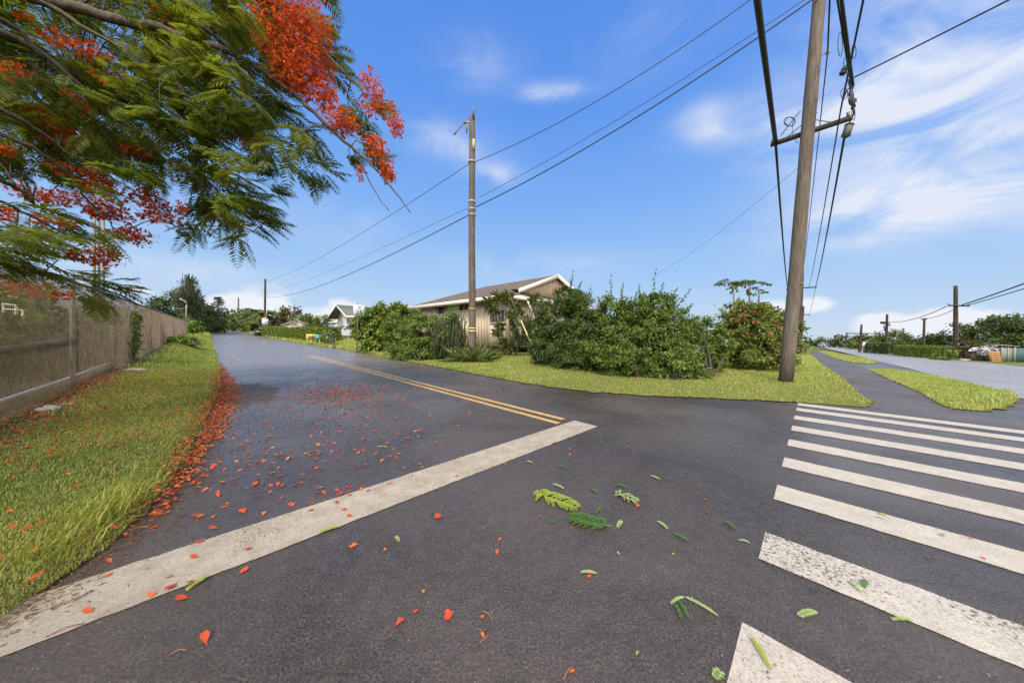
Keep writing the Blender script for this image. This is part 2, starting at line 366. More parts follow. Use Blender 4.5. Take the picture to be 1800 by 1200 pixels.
b = MB(); pts = [(.1, 9.0), (-.9, 10.6), (-.85, 13), (-.8, 17), (-.5, 24), (-.2, 33), (.2, 46), (.0, 72)]; rgt = [(-2.6, 8.9), (-2.5, 10.6), (-2.2, 13.8), (-2.1, 18.4), (-2.05, 24), (-1.9, 31), (-1.5, 38), (-.9, 72)]
for a in range(len(pts)-1):
    b.add([W(*pts[a], .004), W(*rgt[a], .004), W(*rgt[a+1], .004), W(*pts[a+1], .004)], [(0, 1, 2, 3)])
b.build('footpath', M_PATH, kind='structure')
# painted markings: sheets a few millimetres up, with slightly uneven edges
def strip(name, s0, s1, t0, t1, m, along='s', z=.0045, wob=.0025, step=.05):
    b = MB(); L = (s1-s0) if along == 's' else (t1-t0); k = max(2, int(L/step)); q = np.linspace(0, 1, k)
    w1 = rng.normal(0, wob, k); w2 = rng.normal(0, wob, k)
    if along == 's': A = np.stack([s0+q*L, t0+w1], 1); B = np.stack([s0+q*L, t1+w2], 1)
    else: A = np.stack([s0+w1, t0+q*L], 1); B = np.stack([s1+w2, t0+q*L], 1)
    def w3(C): return np.stack([.71*C[:,1]-.704*C[:,0], .704*C[:,1]+.71*C[:,0], G(C[:,0], np.full(len(C), 3.3))+z], 1)
    V = np.concatenate([w3(A), w3(B)]); i = np.arange(k-1)
    fc = np.stack([i, i+1, i+1+k, i+k], 1)
    if along == 's': fc = fc[:, ::-1]
    b.add(V, fc); o = b.build(name, m, kind='structure'); return o
strip('stop_line', 2.22, 2.63, -.72, 4.03, M_STOP, 't')
strip('centre_line', 2.70, 20.4, 3.66, 3.77, M_YELL, 's', wob=.0025)
strip('centre_line', 2.78, 20.2, 3.90, 4.01, M_YELL, 's', wob=.0025)
for i, tq in enumerate([1.38, 2.32, 3.29, 4.22, 5.13, 6.07, 6.99, 7.9, 8.6]):
    strip('crosswalk_bar', -2.85, .2, tq, tq+.355, (M_WORN if i == 1 else M_WHITE), 's')
b = MB()
for dq in (0, .22):
    for a in range(60): 
        q0, q1 = 12+a*2.2, 14.2+a*2.2; c0 = np.interp([q0, q1], [12, 28, 46, 120], [-7.0, -7.05, -6.7, -5.4])+dq
        b.add([W(c0[0], q0, .012), W(c0[0]+.1, q0, .012), W(c0[1]+.1, q1, .012), W(c0[1], q1, .012)], [(0, 3, 2, 1)])
b.build('highway_centre_line', mat('faded_yellow', (.30,.27,.20), .5), kind='structure')

def sheet(name, outline, m, zoff, spacing=.5, ragged=.05, step=.12, near=45, zf=None):
    """a patch of land with a ragged outline: outline in (s,t)"""
    o = []; k = len(outline)
    for i in range(k):
        a = np.array(outline[i], float); c = np.array(outline[(i+1) % k], float); L = np.linalg.norm(c-a); q = max(1, int(L/(step if L < 40 else 4)))
        for j in range(q): o.append(a+(c-a)*j/q+rng.normal(0, ragged, 2)*(1 if np.linalg.norm(a) < 60 else 0))
    o = np.array(o); lo, hi = o.min(0), o.max(0); lo = np.maximum(lo, -near); hi = np.minimum(hi, near)
    gx, gy = np.meshgrid(np.arange(lo[0], hi[0], spacing), np.arange(lo[1], hi[1], spacing)); g = np.stack([gx.ravel(), gy.ravel()], 1)+rng.uniform(-.15, .15, (gx.size, 2))*spacing
    g = g[in_poly(g[:,0], g[:,1], o)]
    vs = [Vector(p) for p in np.concatenate([o, g])]; n = len(o)
    r = geometry.delaunay_2d_cdt(vs, [], [list(range(n))], 1, 1e-4)
    V = np.array([tuple(v) for v in r[0]]); Z = (zf or G)(V[:,0], V[:,1])+zoff
    b = MB(); X = np.stack([.71*V[:,1]-.704*V[:,0], .704*V[:,1]+.71*V[:,0], Z], 1)
    T = [f for f in r[2] if len(f) == 3]; b.add(X, np.array(T)); ob = b.build(name, m, smooth=True, kind='structure')
    me = ob.data
    if me.polygons and sum(p.normal.z for p in me.polygons) < 0: me.flip_normals()
    return ob, o
# left verge
LV = [(s, float(edge_left(s))) for s in [-6, 0, 2.0, 2.53, 2.9, 3.3, 3.8, 4.6, 5.5, 7, 8.8, 11, 14, 18, 22, 30, 40, 53, 75, 100]]
lv_out = LV+[(100, -4), (60, -4.2), (30, -4.0), (0, -4.0), (-6, -7)]
sheet('left_verge', lv_out, M_SOIL, .022, .45)
# right lot
RV = [(s, float(edge_right(s))) for s in [.2, .9, 1.6, 2.6, 3.7, 4.9, 6.2, 8.3, 12.4, 16, 20.6, 30, 46, 70, 97]]
PL = [(.05, 9.02), (-.45, 9.25), (-.78, 9.45), (-.98, 10.2), (-.92, 10.8), (-.86, 12.8), (-.80, 16.6), (-.45, 23.5), (-.2, 33), (.2, 46), (.1, 72), (-.3, 120)]
sheet('right_lot', list(reversed(RV))+PL+[(-.5, 300), (250, 300), (250, 9)], M_TURF, .02, .7)
I1 = [(-2.0, 23.6), (-2.02, 18.4), (-2.1, 13.8), (-2.0, 11.6), (-2.05, 10.75), (-2.4, 10.85), (-2.9, 12.0), (-3.6, 14.0), (-3.9, 15.8), (-3.9, 19.2), (-3.7, 23.0), (-2.8, 25.2)]
I2 = [(-.6, 70), (-1.3, 42), (-1.5, 36), (-1.95, 30.8), (-2.7, 30.0), (-3.45, 35), (-3.4, 42), (-2.8, 52), (-1.8, 70)]
sheet('grass_island', I1, M_TURF, .02, .5); sheet('grass_island', I2, M_TURF, .02, .9)
FARV = [(-10.45, 5), (-10.4, 28), (-9.95, 45), (-9.35, 60), (-8.35, 120), (-8.05, 400), (-200, 400), (-200, 5)]
sheet('far_roadside', FARV, M_TURF, .012, 3)

# ------------------------------------------------------------------ grass blades
def blades(b, S, T, L, Wd, lean=.55, flow=None):
    n = len(S); Z = G(S, T)+.012; base = np.stack([.71*T-.704*S, .704*T+.71*S, Z], 1)
    a = rng.uniform(0, 2*np.pi, n); d = np.stack([np.cos(a), np.sin(a), np.zeros(n)], 1); ln = rng.gamma(2.2, lean/2.2, n)[:, None]
    if flow is not None: d = unit(d+flow)
    up = np.array([0, 0, 1.]); m1 = unit(up+d*ln*.5); m2 = unit(up*.75+d*ln*1.5)
    side = np.stack([-d[:,1], d[:,0], np.zeros(n)], 1)*(Wd*.5)[:, None] if np.ndim(Wd) else np.stack([-d[:,1], d[:,0], np.zeros(n)], 1)*Wd*.5
    Lc = L[:, None]; p1 = base+m1*Lc*.55; p2 = p1+m2*Lc*.5
    V = np.stack([base-side, base+side, p1+side*.8, p1-side*.8, p2], 1).reshape(-1, 3); i = np.arange(n)*5
    nq = b.n; b.add(V, np.stack([i, i+1, i+2, i+3], 1)); b.f[3].append(np.stack([i+3, i+2, i+4], 1)+nq); b.mi[3].append(np.zeros(n, int))
def scatter(poly, n, smin=None, smax=None):
    poly = np.array(poly); lo, hi = poly.min(0), poly.max(0)
    if smin is not None: lo[0] = max(lo[0], smin)
    if smax is not None: hi[0] = min(hi[0], smax)
    out = []
    tot = 0
    while tot < n:
        p = rng.uniform(lo, hi, (n*2, 2)); p = p[in_poly(p[:,0], p[:,1], poly)]; out.append(p); tot += len(p)
    p = np.concatenate(out)[:n]; return p[:,0], p[:,1]
b = MB()
lvp = LV+[(100, -2.25), (40, -2.2), (20, -2.15), (7, -2.1), (2, -2.2), (-6, -6)]
for (s0, s1, n, L0, w) in ((.8, 2.6, 34000, .030, .0052), (2.6, 4.2, 56000, .030, .0055), (4.2, 7.5, 60000, .036, .0066), (7.5, 14, 40000, .06, .011), (14, 30, 26000, .09, .022), (30, 90, 12000, .2, .06)):
    S, T = scatter(lvp, n, s0, s1)
    # thinner next to the fence where the soil shows
    keep = rng.random(n) < np.clip((T+1.85)/.55, .06, 1); S, T = S[keep], T[keep]
    blades(b, S, T, L0*rng.uniform(.45, 1.25, len(S)), w*rng.uniform(.7, 1.4, len(S)), .7)
# the long tuft hanging over the asphalt
for (sc_, tc_, n, rad) in ((3.45, -.50, 620, .17), (3.1, -.62, 260, .16), (3.95, -.45, 120, .2)):
    S = sc_+rng.normal(0, rad, n); T = tc_+rng.normal(0, rad*.55, n); ok = T < edge_left(S)-.04; S, T = S[ok], T[ok]
    blades(b, S, T, rng.uniform(.07, .19, len(S)), rng.uniform(.006, .011, len(S)), 1.0, flow=np.array([.9, .15, 0]))
tag(b.build('verge_grass', M_GR1), 'long yellow green grass blades on the verge between the chain link fence and the street', 'grass', kind='stuff')
b = MB()
RVP = [(s, t_+.0) for s, t_ in RV]+[(97, 11), (46, 11), (30, 12), (14, 13), (8, 13.5), (4, 17), (1, 40), (.1, 44)]+list(reversed(PL[:-3]))
for (s0, s1, n, L0, w) in ((-1.2, 5.5, 60000, .055, .012), (5.5, 16, 46000, .065, .014), (16, 40, 22000, .14, .03), (40, 97, 7000, .2, .06)):
    S, T = scatter(RVP, n, s0, s1); dd = np.hypot(S, T)
    blades(b, S, T, L0*rng.uniform(.5, 1.3, n)*np.clip(dd/13, .8, 2), w*rng.uniform(.7, 1.4, n)*np.clip(dd/13, .8, 3), .7)
tag(b.build('lot_grass', M_GR2), 'mown bright green grass strip in front of the beige house and bushes', 'grass', kind='stuff')
b = MB()
for poly, n, L0, w in ((I1, 42000, .055, .013), (I2, 12000, .09, .035)):
    S, T = scatter(poly, n); blades(b, S, T, L0*rng.uniform(.5, 1.3, n), w*rng.uniform(.7, 1.4, n), .7)
q = rng.random(2200); S = -2.8-1.0*q+rng.normal(0, .16, 2200); T = 11.9+3.6*q+rng.normal(0, .2, 2200); ok = in_poly(S, T, I1); S, T = S[ok], T[ok]; blades(b, S, T, rng.uniform(.06, .2, len(S)), rng.uniform(.01, .016, len(S)), .8)
tag(b.build('island_grass', M_GR2), 'low grass growing on the islands between the footpath and the highway', 'grass', kind='stuff')
# ------------------------------------------------------------------ vegetation
GAIN = 1.3
BARK = noisy('bark', (.10,.075,.055), (.24,.20,.16), 14, .9, .15, .5, (1,1,.3))
BARKD = noisy('dark_bark', (.045,.035,.028), (.12,.095,.075), 16, .9, .15, .5)
def clumps(blobs, per, sig=.16, flat=1.0, shell=.72):
    """clump centres through the outer part of a set of ellipsoids: (centre, outward, blob size)"""
    C = []; O = []; S = []
    for c, r in blobs:
        c = np.array(tuple(c)); r = np.array(r, float); n = max(6, int(per*(r[0]*r[1]+r[0]*r[2]+r[1]*r[2])/3))
        d = rdir(n); rr = shell+(1.08-shell)*rng.random((n, 1))**.6
        lump = 1+.16*np.sin(d[:, :1]*5+c[0])*np.cos(d[:, 2:]*6+c[1])+rng.normal(0, .06, (n, 1))
        p = c+d*rr*r*lump; C.append(p); O.append(unit(d/r)); S.append(np.full(n, min(r)))
    return np.concatenate(C), np.concatenate(O), np.concatenate(S)
def leafy(m, C, O, n, size, sig, wid=.5, up=.25, droop=.2, zmin=None, mi=0, spread=.9, bend=.18):
    k = len(C); idx = np.repeat(np.arange(k), n)
    p = C[idx]+rng.normal(0, 1, (k*n, 3))*sig*np.array([1, 1, .75])
    d = O[idx]*.7+rdir(k*n)*spread+np.array([0, 0, up])-np.array([0, 0, droop])*rng.random((k*n, 1))
    nn = O[idx]*.6+np.array([0, 0, .8])+rdir(k*n)*.5
    if zmin is not None: ok = p[:,2] > zmin; p, d, nn = p[ok], d[ok], nn[ok]
    L = size*rng.uniform(.6, 1.35, len(p)); cards(m, p, d, nn, L, L*wid*rng.uniform(.8, 1.2, len(p)), bend, mi)
def pxblob(px, py, rx, ry, Y, depth=1.0): return (at(px, py, Y), (rx/F*Y, rx/F*Y*depth, ry/F*Y))
def stems(b, base, tops, r0, r1, n=5, wob=.05):
    for tp in tops:
        a = np.array(tuple(base)); c = np.array(tuple(tp)); k = 6; q = np.linspace(0, 1, k)[:, None]
        p = a+(c-a)*q; p[:, 2] = a[2]+(c[2]-a[2])*np.linspace(0, 1, k)**.9; p[1:-1] += rng.normal(0, wob*np.linalg.norm(c-a)*.4, (k-2, 3))
        b.tube(p, np.linspace(r0, r1, k), n)
def bush(name, label, cat, base, blobs, m, per, n, size, sig, wid=.5, group=None, up=.25, droop=.25, stem=True, twigs=None, shell=.6, extra=None, trunk_r=.05, spread=.9):
    root = empty(name, base, label, cat, group); b = MB(); C, O, S = clumps(blobs, per*1.6, shell=shell); leafy(b, C, O, int(n*2.0), size*1.0, sig*.62, wid, up, droop, zmin=base.z+.02, spread=spread)
    if twigs:                                  # straggling leafy shoots above the outline
        for (pt, hgt, lean) in twigs:
            pt = np.array(tuple(pt)); k = 34; q = np.linspace(0, 1, k)[:, None]; hgt *= 1.45; ax = unit(np.array([lean, rng.normal(0, .15), 1.0])); p = pt+ax*hgt*q+rng.normal(0, .02, (k, 3))
            pp = np.repeat(p, 5, 0); dd = rdir(len(pp))+np.array([0, 0, .5]); cards(b, pp, dd, rdir(len(pp)), size*.8*rng.uniform(.6, 1.2, len(pp))*np.repeat(1.2-.7*q[:,0], 5), size*.35, .1)
    b.build('foliage', m, root)
    if extra: extra(root)
    if stem:
        b = MB(); stems(b, base, [Vector(c) for c, r in blobs]+[Vector(C[i]) for i in rng.integers(0, len(C), 4)], trunk_r*.7, trunk_r*.2)
        b.build('stems', BARKD, root)
    return root
L_MANGO = leafmat('leaf_broad_light', [(.06,.10,.012), (.10,.15,.018), (.15,.20,.025), (.20,.24,.035), (.08,.12,.015)], .3, .38, .5)
L_MID = leafmat('leaf_mid', [(.06,.10,.015), (.095,.15,.024), (.14,.20,.035), (.18,.23,.045), (.075,.115,.018)], .3, .45, .4)
L_DARK = leafmat('leaf_dark', [(.028,.055,.013), (.042,.078,.016), (.065,.105,.022), (.095,.14,.03), (.035,.062,.015)], .28, .45, .4, .9, (.11,.15,.03))
L_DARK2 = leafmat('leaf_dark_mixed', [(.038,.07,.013), (.06,.10,.018), (.085,.135,.024), (.13,.185,.03), (.19,.235,.04)], .3, .42, .4, 1.1, (.14,.19,.03))
L_FAR = leafmat('leaf_far', [(.035,.06,.018), (.055,.085,.025), (.08,.115,.035), (.05,.075,.02)], .3, .6, .25)
L_FAR2 = leafmat('leaf_far_light', [(.085,.11,.03), (.12,.15,.04), (.16,.18,.05), (.08,.10,.03)], .3, .6, .25)
L_RUST = leafmat('leaf_rusty', [(.06,.05,.02), (.085,.085,.03), (.12,.07,.035), (.055,.065,.022), (.15,.12,.05)], .3, .6, .25)
L_HEDGE = leafmat('leaf_hedge', [(.07,.10,.015), (.11,.15,.02), (.16,.20,.03), (.085,.12,.018)], .3, .5, .35)
L_HIB = leafmat('leaf_hibiscus', [(.095,.125,.02), (.15,.18,.035), (.20,.215,.05), (.13,.155,.03), (.08,.105,.018)], .32, .45, .35)
L_CONE = leafmat('leaf_conifer', [(.025,.045,.018), (.04,.065,.025), (.055,.08,.03)], .2, .6, .25)
L_CASU = leafmat('leaf_casuarina', [(.045,.06,.03), (.07,.085,.04), (.10,.105,.055)], .25, .6, .25)
L_PALM = leafmat('leaf_palm', [(.06,.085,.02), (.10,.125,.03), (.14,.155,.045)], .3, .45, .4)
L_BLADE = leafmat('leaf_strap', [(.22,.27,.10), (.33,.37,.18), (.16,.22,.07), (.42,.42,.24)], .3, .45, .4)
L_DRAC = leafmat('leaf_dracaena', [(.09,.125,.03), (.15,.18,.045), (.22,.24,.07), (.065,.095,.025)], .3, .42, .45)
L_CACT = leafmat('leaf_cactus', [(.045,.065,.02), (.06,.08,.03), (.085,.10,.035), (.05,.06,.03)], .15, .5, .35)
GAIN = 1.0
F_RED = leafmat('petal_red', [(.70,.12,.05), (.75,.17,.06), (.60,.10,.05), (.78,.22,.07)], .35, .5, .3)
F_PINK = leafmat('petal_pink', [(.72,.24,.20), (.75,.18,.17), (.72,.32,.22)], .35, .5, .3)
F_POIN = leafmat('petal_poinciana', [(.52,.05,.016), (.66,.095,.02), (.74,.14,.028), (.78,.22,.045), (.60,.07,.016)], .4, .5, .3)

# the shrubs by the beige house
r_ = P(668, 612)
bush('broadleaf_bush', 'light green broad leaved bush with yellowish tips beside the speed sign', 'bush', r_,
     [pxblob(668, 575, 34, 34, 21.5), pxblob(702, 568, 28, 30, 21), pxblob(645, 590, 17, 24, 21), pxblob(680, 595, 36, 18, 21), pxblob(640, 568, 12, 14, 21.3)], L_MANGO, 40, 34, .26, .20, .45, droop=.7, up=.1)
r_ = P(735, 636)
bush('shrub', 'mid green fine leaved shrub between the broadleaf bush and hanging cactus', 'shrub', r_,
     [pxblob(712, 590, 32, 36, 17.5), pxblob(748, 590, 34, 38, 16.6), pxblob(735, 615, 44, 20, 16.2), pxblob(690, 580, 14, 18, 18), pxblob(760, 612, 28, 18, 16)], L_MID, 44, 40, .14, .17, .4)
# night blooming cactus: hanging ribbed strands under a leafy cap
base = P(795, 633); root = empty('cactus_shrub', base, 'tall cactus shrub of hanging ribbed stems beside the upright pole', 'cactus'); b = MB()
for i in range(300):
    px = rng.normal(793, 14); top = rng.uniform(540, 578)+abs(px-793)*.7; Y = rng.uniform(15.0, 16.0); p0 = np.array(at(px, top, Y)); ln = rng.uniform(.5, 1.5); ln = min(ln, p0[2]-base.z-.02)
    if ln < .15: continue
    q = np.linspace(0, 1, 6)[:, None]; p = p0+np.array([rng.normal(0, .12), rng.normal(0, .1), -ln])*q+rng.normal(0, .025, (6, 3)); b.tube(p, .020, 4)
b.build('stems', L_CACT, root)
b = MB(); C, O, S = clumps([pxblob(793, 552, 22, 14, 15.5), pxblob(778, 575, 14, 22, 15.4)], 45); leafy(b, C, O, 22, .12, .1, .4); b.build('foliage', L_MID, root)
# dracaena: bare stems with spiky heads
base = P(893, 622); root = empty('dracaena_clump', base, 'clump of spiky headed dracaena plants in front of the house window', 'plant'); bs = MB(); bl = MB()
for (px, py, sz, bx) in ((858, 533, .55, 884), (876, 522, .6, 888), (893, 520, .6, 893), (906, 540, .6, 897), (898, 553, .5, 896), (868, 545, .5, 886), (938, 524, .55, 905), (880, 572, .45, 888), (873, 585, .4, 884), (884, 600, .4, 889), (895, 608, .4, 894), (914, 548, .4, 898)):
    p1 = at(px, py, rng.uniform(16.2, 16.8)); p0 = Vector((at(bx, 615, 16.5).x, 16.5, base.z)); mid = (p0+p1)/2+Vector((rng.normal(0, .06), 0, -.1))
    bs.tube([p0, p0.lerp(mid, .5)+Vector((rng.normal(0,.03),0,0)), mid, mid.lerp(p1, .5), p1], [.045, .04, .035, .03, .03], 6)
    n = 70; sz *= .85; d = rdir(n)+np.array([0, 0, .35]); q = np.repeat(np.array([tuple(p1)]), n, 0)+np.array([0, 0, 1.])*rng.uniform(-.2, .1, (n, 1)); cards(bl, q, d, rdir(n)*.4+np.array([0, 0, 1.]), sz*rng.uniform(.7, 1.2, n), .045, .35)
bs.build('stems', BARK, root); bl.build('foliage', L_DRAC, root)
# strappy clump at the foot of the pole
base = P(833, 636); root = empty('strap_leaf_clump', base, 'pale strap leaved clump spreading at the foot of the near pole', 'plant'); b = MB(); n = 420
pp = np.array([tuple(onland(x, Y)) for x, Y in zip(rng.normal(833, 13, n), rng.uniform(14.4, 15.3, n))]); 
for k in range(2):
    pass
d = rdir(n); d[:,2] = np.abs(d[:,2])+.45; ln = rng.uniform(.5, 1.1, n); cards(b, pp, d, rdir(n)*.3+np.array([0, 0, 1.]), ln, .04, .45); b.build('foliage', L_BLADE, root)
# juniper
base = P(928, 622); root = empty('juniper_shrub', base, 'dark upright juniper with flame shaped sprays under the yellow guy guard', 'shrub'); b = MB()
for i in range(150):
    px = rng.uniform(903, 958); py = rng.uniform(568, 618); Y = rng.uniform(15.2, 16.2); p0 = np.array(at(px, py, Y)); n = 45; q = rng.random((n, 1))
    ax = np.array([(px-930)/70+.1, 0, .45]); p = p0+ax*q+rng.normal(0, .05, (n, 3))*(1.1-q); cards(b, p, ax+rdir(n)*.45, rdir(n), .11, .04, .05)
ok = None
b.build('foliage', leafmat('leaf_juniper', [(.025,.045,.01), (.045,.07,.014), (.085,.115,.02)], .2, .5, .3), root)
# the big hedge-like bushes on the corner
base = P(985, 645)
bush('bush', 'dark green dense corner bush nearest the beige house gable', 'bush', base,
     [pxblob(980, 560, 36, 40, 13.4), pxblob(1015, 565, 36, 46, 12.8), pxblob(975, 610, 40, 32, 12.8), pxblob(1020, 620, 42, 34, 12.0), pxblob(1000, 530, 24, 24, 13.2), pxblob(955, 600, 16, 40, 13.2), pxblob(1035, 588, 30, 50, 12.2)], L_DARK, 60, 48, .10, .15, .42,
     twigs=[(at(1000, 520, 13.2), .75, .12), (at(1006, 525, 13), .6, -.1), (at(985, 535, 13.3), .55, -.3), (at(1030, 538, 12.8), .6, .25), (at(1012, 522, 13), .5, .35)], shell=.5)
base = P(1120, 664)
bush('bush', 'wide glossy corner bush with bright green shoots and spiky twigs on top', 'bush', base,
     [pxblob(1085, 585, 44, 50, 11.8), pxblob(1135, 575, 46, 50, 11.4), pxblob(1180, 590, 40, 46, 11.2), pxblob(1090, 635, 50, 28, 10.9), pxblob(1150, 635, 50, 30, 10.6), pxblob(1195, 640, 34, 26, 10.4), pxblob(1080, 545, 22, 26, 11.8), pxblob(1150, 540, 34, 20, 11.4), pxblob(1205, 580, 18, 36, 11.2)], L_DARK2, 62, 48, .10, .15, .48,
     twigs=[(at(1075, 535, 11.8), .8, -.02), (at(1092, 535, 11.8), .6, .1), (at(1146, 538, 11.4), .95, .05), (at(1128, 540, 11.4), .6, -.2), (at(1168, 545, 11.3), .7, .6), (at(1185, 548, 11.3), .8, .75), (at(1155, 535, 11.4), .6, .3), (at(1200, 555, 11.2), .4, .8), (at(1112, 545, 11.5), .5, .1), (at(1060, 548, 11.9), .45, -.4)], shell=.5)
base = P(1185, 668)
bush('koa_haole_shrub', 'feathery light green sapling shrub spilling through the glossy corner bush', 'shrub', base,
     [pxblob(1128, 576, 20, 14, 10.7), pxblob(1195, 648, 26, 18, 10.3), pxblob(1180, 600, 16, 18, 10.5), pxblob(1045, 610, 24, 12, 11.0), pxblob(1100, 610, 14, 10, 10.6), pxblob(1222, 652, 20, 16, 10.5)], L_MID, 60, 30, .15, .13, .22, droop=.9, shell=.3, spread=.6)
base = P(1250, 665)
bush('small_tree', 'small leafy tree between the corner bush and the flowering hibiscus', 'tree', base,
     [pxblob(1240, 582, 22, 18, 12.6), pxblob(1256, 606, 24, 22, 12.4), pxblob(1232, 615, 18, 30, 12.2), pxblob(1250, 640, 18, 18, 12.0)], L_MID, 46, 34, .15, .15, .4, trunk_r=.06, shell=.45)
base = P(1330, 648)
def hibf(root):
    b = MB()
    for (px, py, m_) in ((1300, 545, 0), (1310, 548, 1), (1290, 547, 0), (1322, 549, 0), (1333, 547, 0), (1302, 555, 1), (1308, 557, 1), (1283, 562, 0), (1340, 557, 1), (1347, 556, 1), (1324, 565, 1), (1315, 588, 0), (1352, 583, 1), (1358, 590, 0), (1357, 603, 0), (1362, 624, 0), (1359, 543, 0), (1275, 580, 0), (1276, 587, 0), (1258, 553, 1), (1295, 565, 1), (1365, 565, 1), (1335, 560, 1), (1372, 575, 0), (1347, 620, 0)):
        c = np.array(at(px+rng.normal(0, 1), py, 13.0+rng.uniform(-.1, .3))); n = 9; d = rdir(n)+np.array([0, -.6, .2]); cards(b, np.repeat(c[None], n, 0)+rng.normal(0, .02, (n, 3)), d, rdir(n), .07, .055, .1, mi=m_)
    b.build('blossom', [F_RED, F_PINK], root)
bush('hibiscus_bush', 'tall hibiscus bush with red and pink blossoms beside the leaning pole', 'bush', base,
     [pxblob(1325, 575, 44, 38, 14.2), pxblob(1300, 600, 36, 36, 14), pxblob(1350, 595, 34, 40, 14), pxblob(1330, 622, 48, 24, 13.8), pxblob(1375, 600, 26, 46, 14.2), pxblob(1320, 552, 36, 18, 14.4)], L_HIB, 34, 34, .16, .18, .45, extra=hibf, shell=.5)
# papayas behind
for k, (px, top, bx, lab) in enumerate(((1289, 494, 1291, 'papaya tree, leftmost of three, with flat spreading crown above the hibiscus'), (1317, 496, 1318, 'papaya tree, middle of three, with green fruit under its crown'), (1334, 508, 1332, 'papaya tree, rightmost of three, its stem nearly bare at the top'))):
    Y = 24.0; base = onland(bx, Y); root = empty('papaya_tree', base, lab, 'tree', 'papaya trees behind the hibiscus'); tp = at(px, top+5, Y)
    b = MB(); b.tube([base, base.lerp(tp, .5)+Vector((.05, 0, 0)), tp], [.085, .07, .05], 8); b.build('trunk', BARK, root)
    if k < 2:
        b = MB()
        for q in range(9):
            c = tp+Vector((rng.normal(0, .11), rng.normal(0, .11), -rng.uniform(.1, .75))); b.tube([c+Vector((0,0,.12)), c+Vector((0,0,.05)), c-Vector((0,0,.08)), c-Vector((0,0,.14))], [.02, .08, .085, .02], 6)
        b.build('fruit', L_MID, root)
    b = MB()
    for q in range(15 if k < 2 else 4):
        a = rng.uniform(0, 6.28); ln = rng.uniform(.8, 1.25)*(1 if k < 2 else .5); e = tp+Vector((math.cos(a)*ln, math.sin(a)*ln, rng.uniform(-.15, .35))); b.tube([tp, tp.lerp(e, .5)+Vector((0,0,.12)), e], .018, 4)
        n = 9; aa = rng.uniform(0, 6.28, n); d = np.stack([np.cos(aa), np.sin(aa), rng.normal(-.25, .2, n)], 1); cards(b, np.repeat(np.array([tuple(e)]), n, 0), d, np.array([[0, 0, 1.]])+rdir(n)*.2, .36, .10, .2)
    b.build('crown', L_PALM, root)
def banana(px, py, Y, tops, lab):
    base = onland(px, Y); root = empty('banana_plant', base, lab, 'banana plant', 'banana plants behind the hibiscus'); b = MB(); c0 = base+Vector((0, 0, 1.6)); bs = MB(); bs.tube([base, c0], [.16, .1], 8); bs.build('trunk', L_MID, root)
    for (qx, qy) in tops:
        e = at(qx, qy, Y+rng.normal(0, .4)); k = 9; q = np.linspace(0, 1, k); c = np.array([tuple(c0.lerp(e, x)+Vector((0, 0, .45*math.sin(x*math.pi)))) for x in q]); w = .26*np.sin(np.clip(q*.9+.12, 0, 1)*math.pi)**.6
        sd = unit(np.cross(np.gradient(c, axis=0), np.array([.2, -.9, .4]))); V = np.concatenate([c-sd*w[:, None]-np.array([0,0,.06]), c, c+sd*w[:, None]-np.array([0,0,.06])]); i = np.arange(k-1)
        b.add(V, np.concatenate([np.stack([i, i+1, i+1+k, i+k], 1), np.stack([i+k, i+k+1, i+1+2*k, i+2*k], 1)]))
    b.build('foliage', L_PALM, root)
banana(1290, 640, 18, ((1262, 542), (1268, 555), (1300, 520), (1285, 538), (1320, 545)), 'banana plant with long arching leaves left of the hibiscus top')
banana(1345, 640, 18, ((1342, 530), (1356, 532), (1330, 540), (1372, 545)), 'banana plant with upright paddle leaves behind the hibiscus')
banana(1388, 640, 18, ((1384, 535), (1376, 545), (1400, 540), (1392, 550)), 'banana plant partly hidden behind the leaning pole')

# trees farther off
def tree(name, label, cat, px, Y, blobs, m, size, n=26, per=None, group=None, trunk=.18, base=None, bark=BARKD, shell=.55, wid=.55):
    base = base or onland(px, Y); root = empty(name, base, label, cat, group); bl = [pxblob(*q) if len(q) == 5 else pxblob(*q[:5], q[5]) for q in blobs]
    b = MB(); C, O, S = clumps(bl, 2.6*(per if per else 10/(size*size)*.12), shell=shell); leafy(b, C, O, int(n*1.5), size*1.2, size*.9, wid, zmin=base.z+.05); b.build('crown', m, root)
    b = MB(); c0 = Vector((base.x, base.y, base.z)); mid = c0.lerp(bl[0][0], .45); mid.x = c0.x*.7+mid.x*.3; mid.y = c0.y*.7+mid.y*.3; b.tube([c0, c0.lerp(mid, .5), mid], [trunk*1.25, trunk, trunk*.85], 7)
    stems(b, mid, [q[0] for q in bl]+[Vector(C[i]) for i in rng.integers(0, len(C), 8)], trunk*.6, trunk*.15, 5); b.build('trunk', bark, root); return root
G1 = 'trees at the far end of the side street'
tree('broadleaf_tree', 'rounded dark green tree behind the far end of the fence', 'tree', 295, 58, [(288, 548, 24, 24, 58), (318, 543, 30, 24, 58), (300, 570, 36, 20, 58), (275, 555, 16, 14, 58), (335, 560, 22, 26, 57)], L_FAR, .42, 26, 1.6, G1)
tree('broadleaf_tree', 'dense dark tree right of the casuarina over the road end', 'tree', 362, 64, [(362, 560, 22, 22, 64), (350, 555, 18, 20, 64), (378, 568, 22, 16, 65), (352, 575, 26, 12, 64)], L_FAR, .42, 26, 1.6, G1)
tree('broadleaf_tree', 'wide dark tree mass where the side street disappears', 'tree', 410, 105, [(400, 565, 26, 16, 105), (425, 562, 20, 14, 105), (385, 570, 20, 14, 105), (440, 566, 16, 12, 104)], L_FAR, .7, 26, .7, G1)
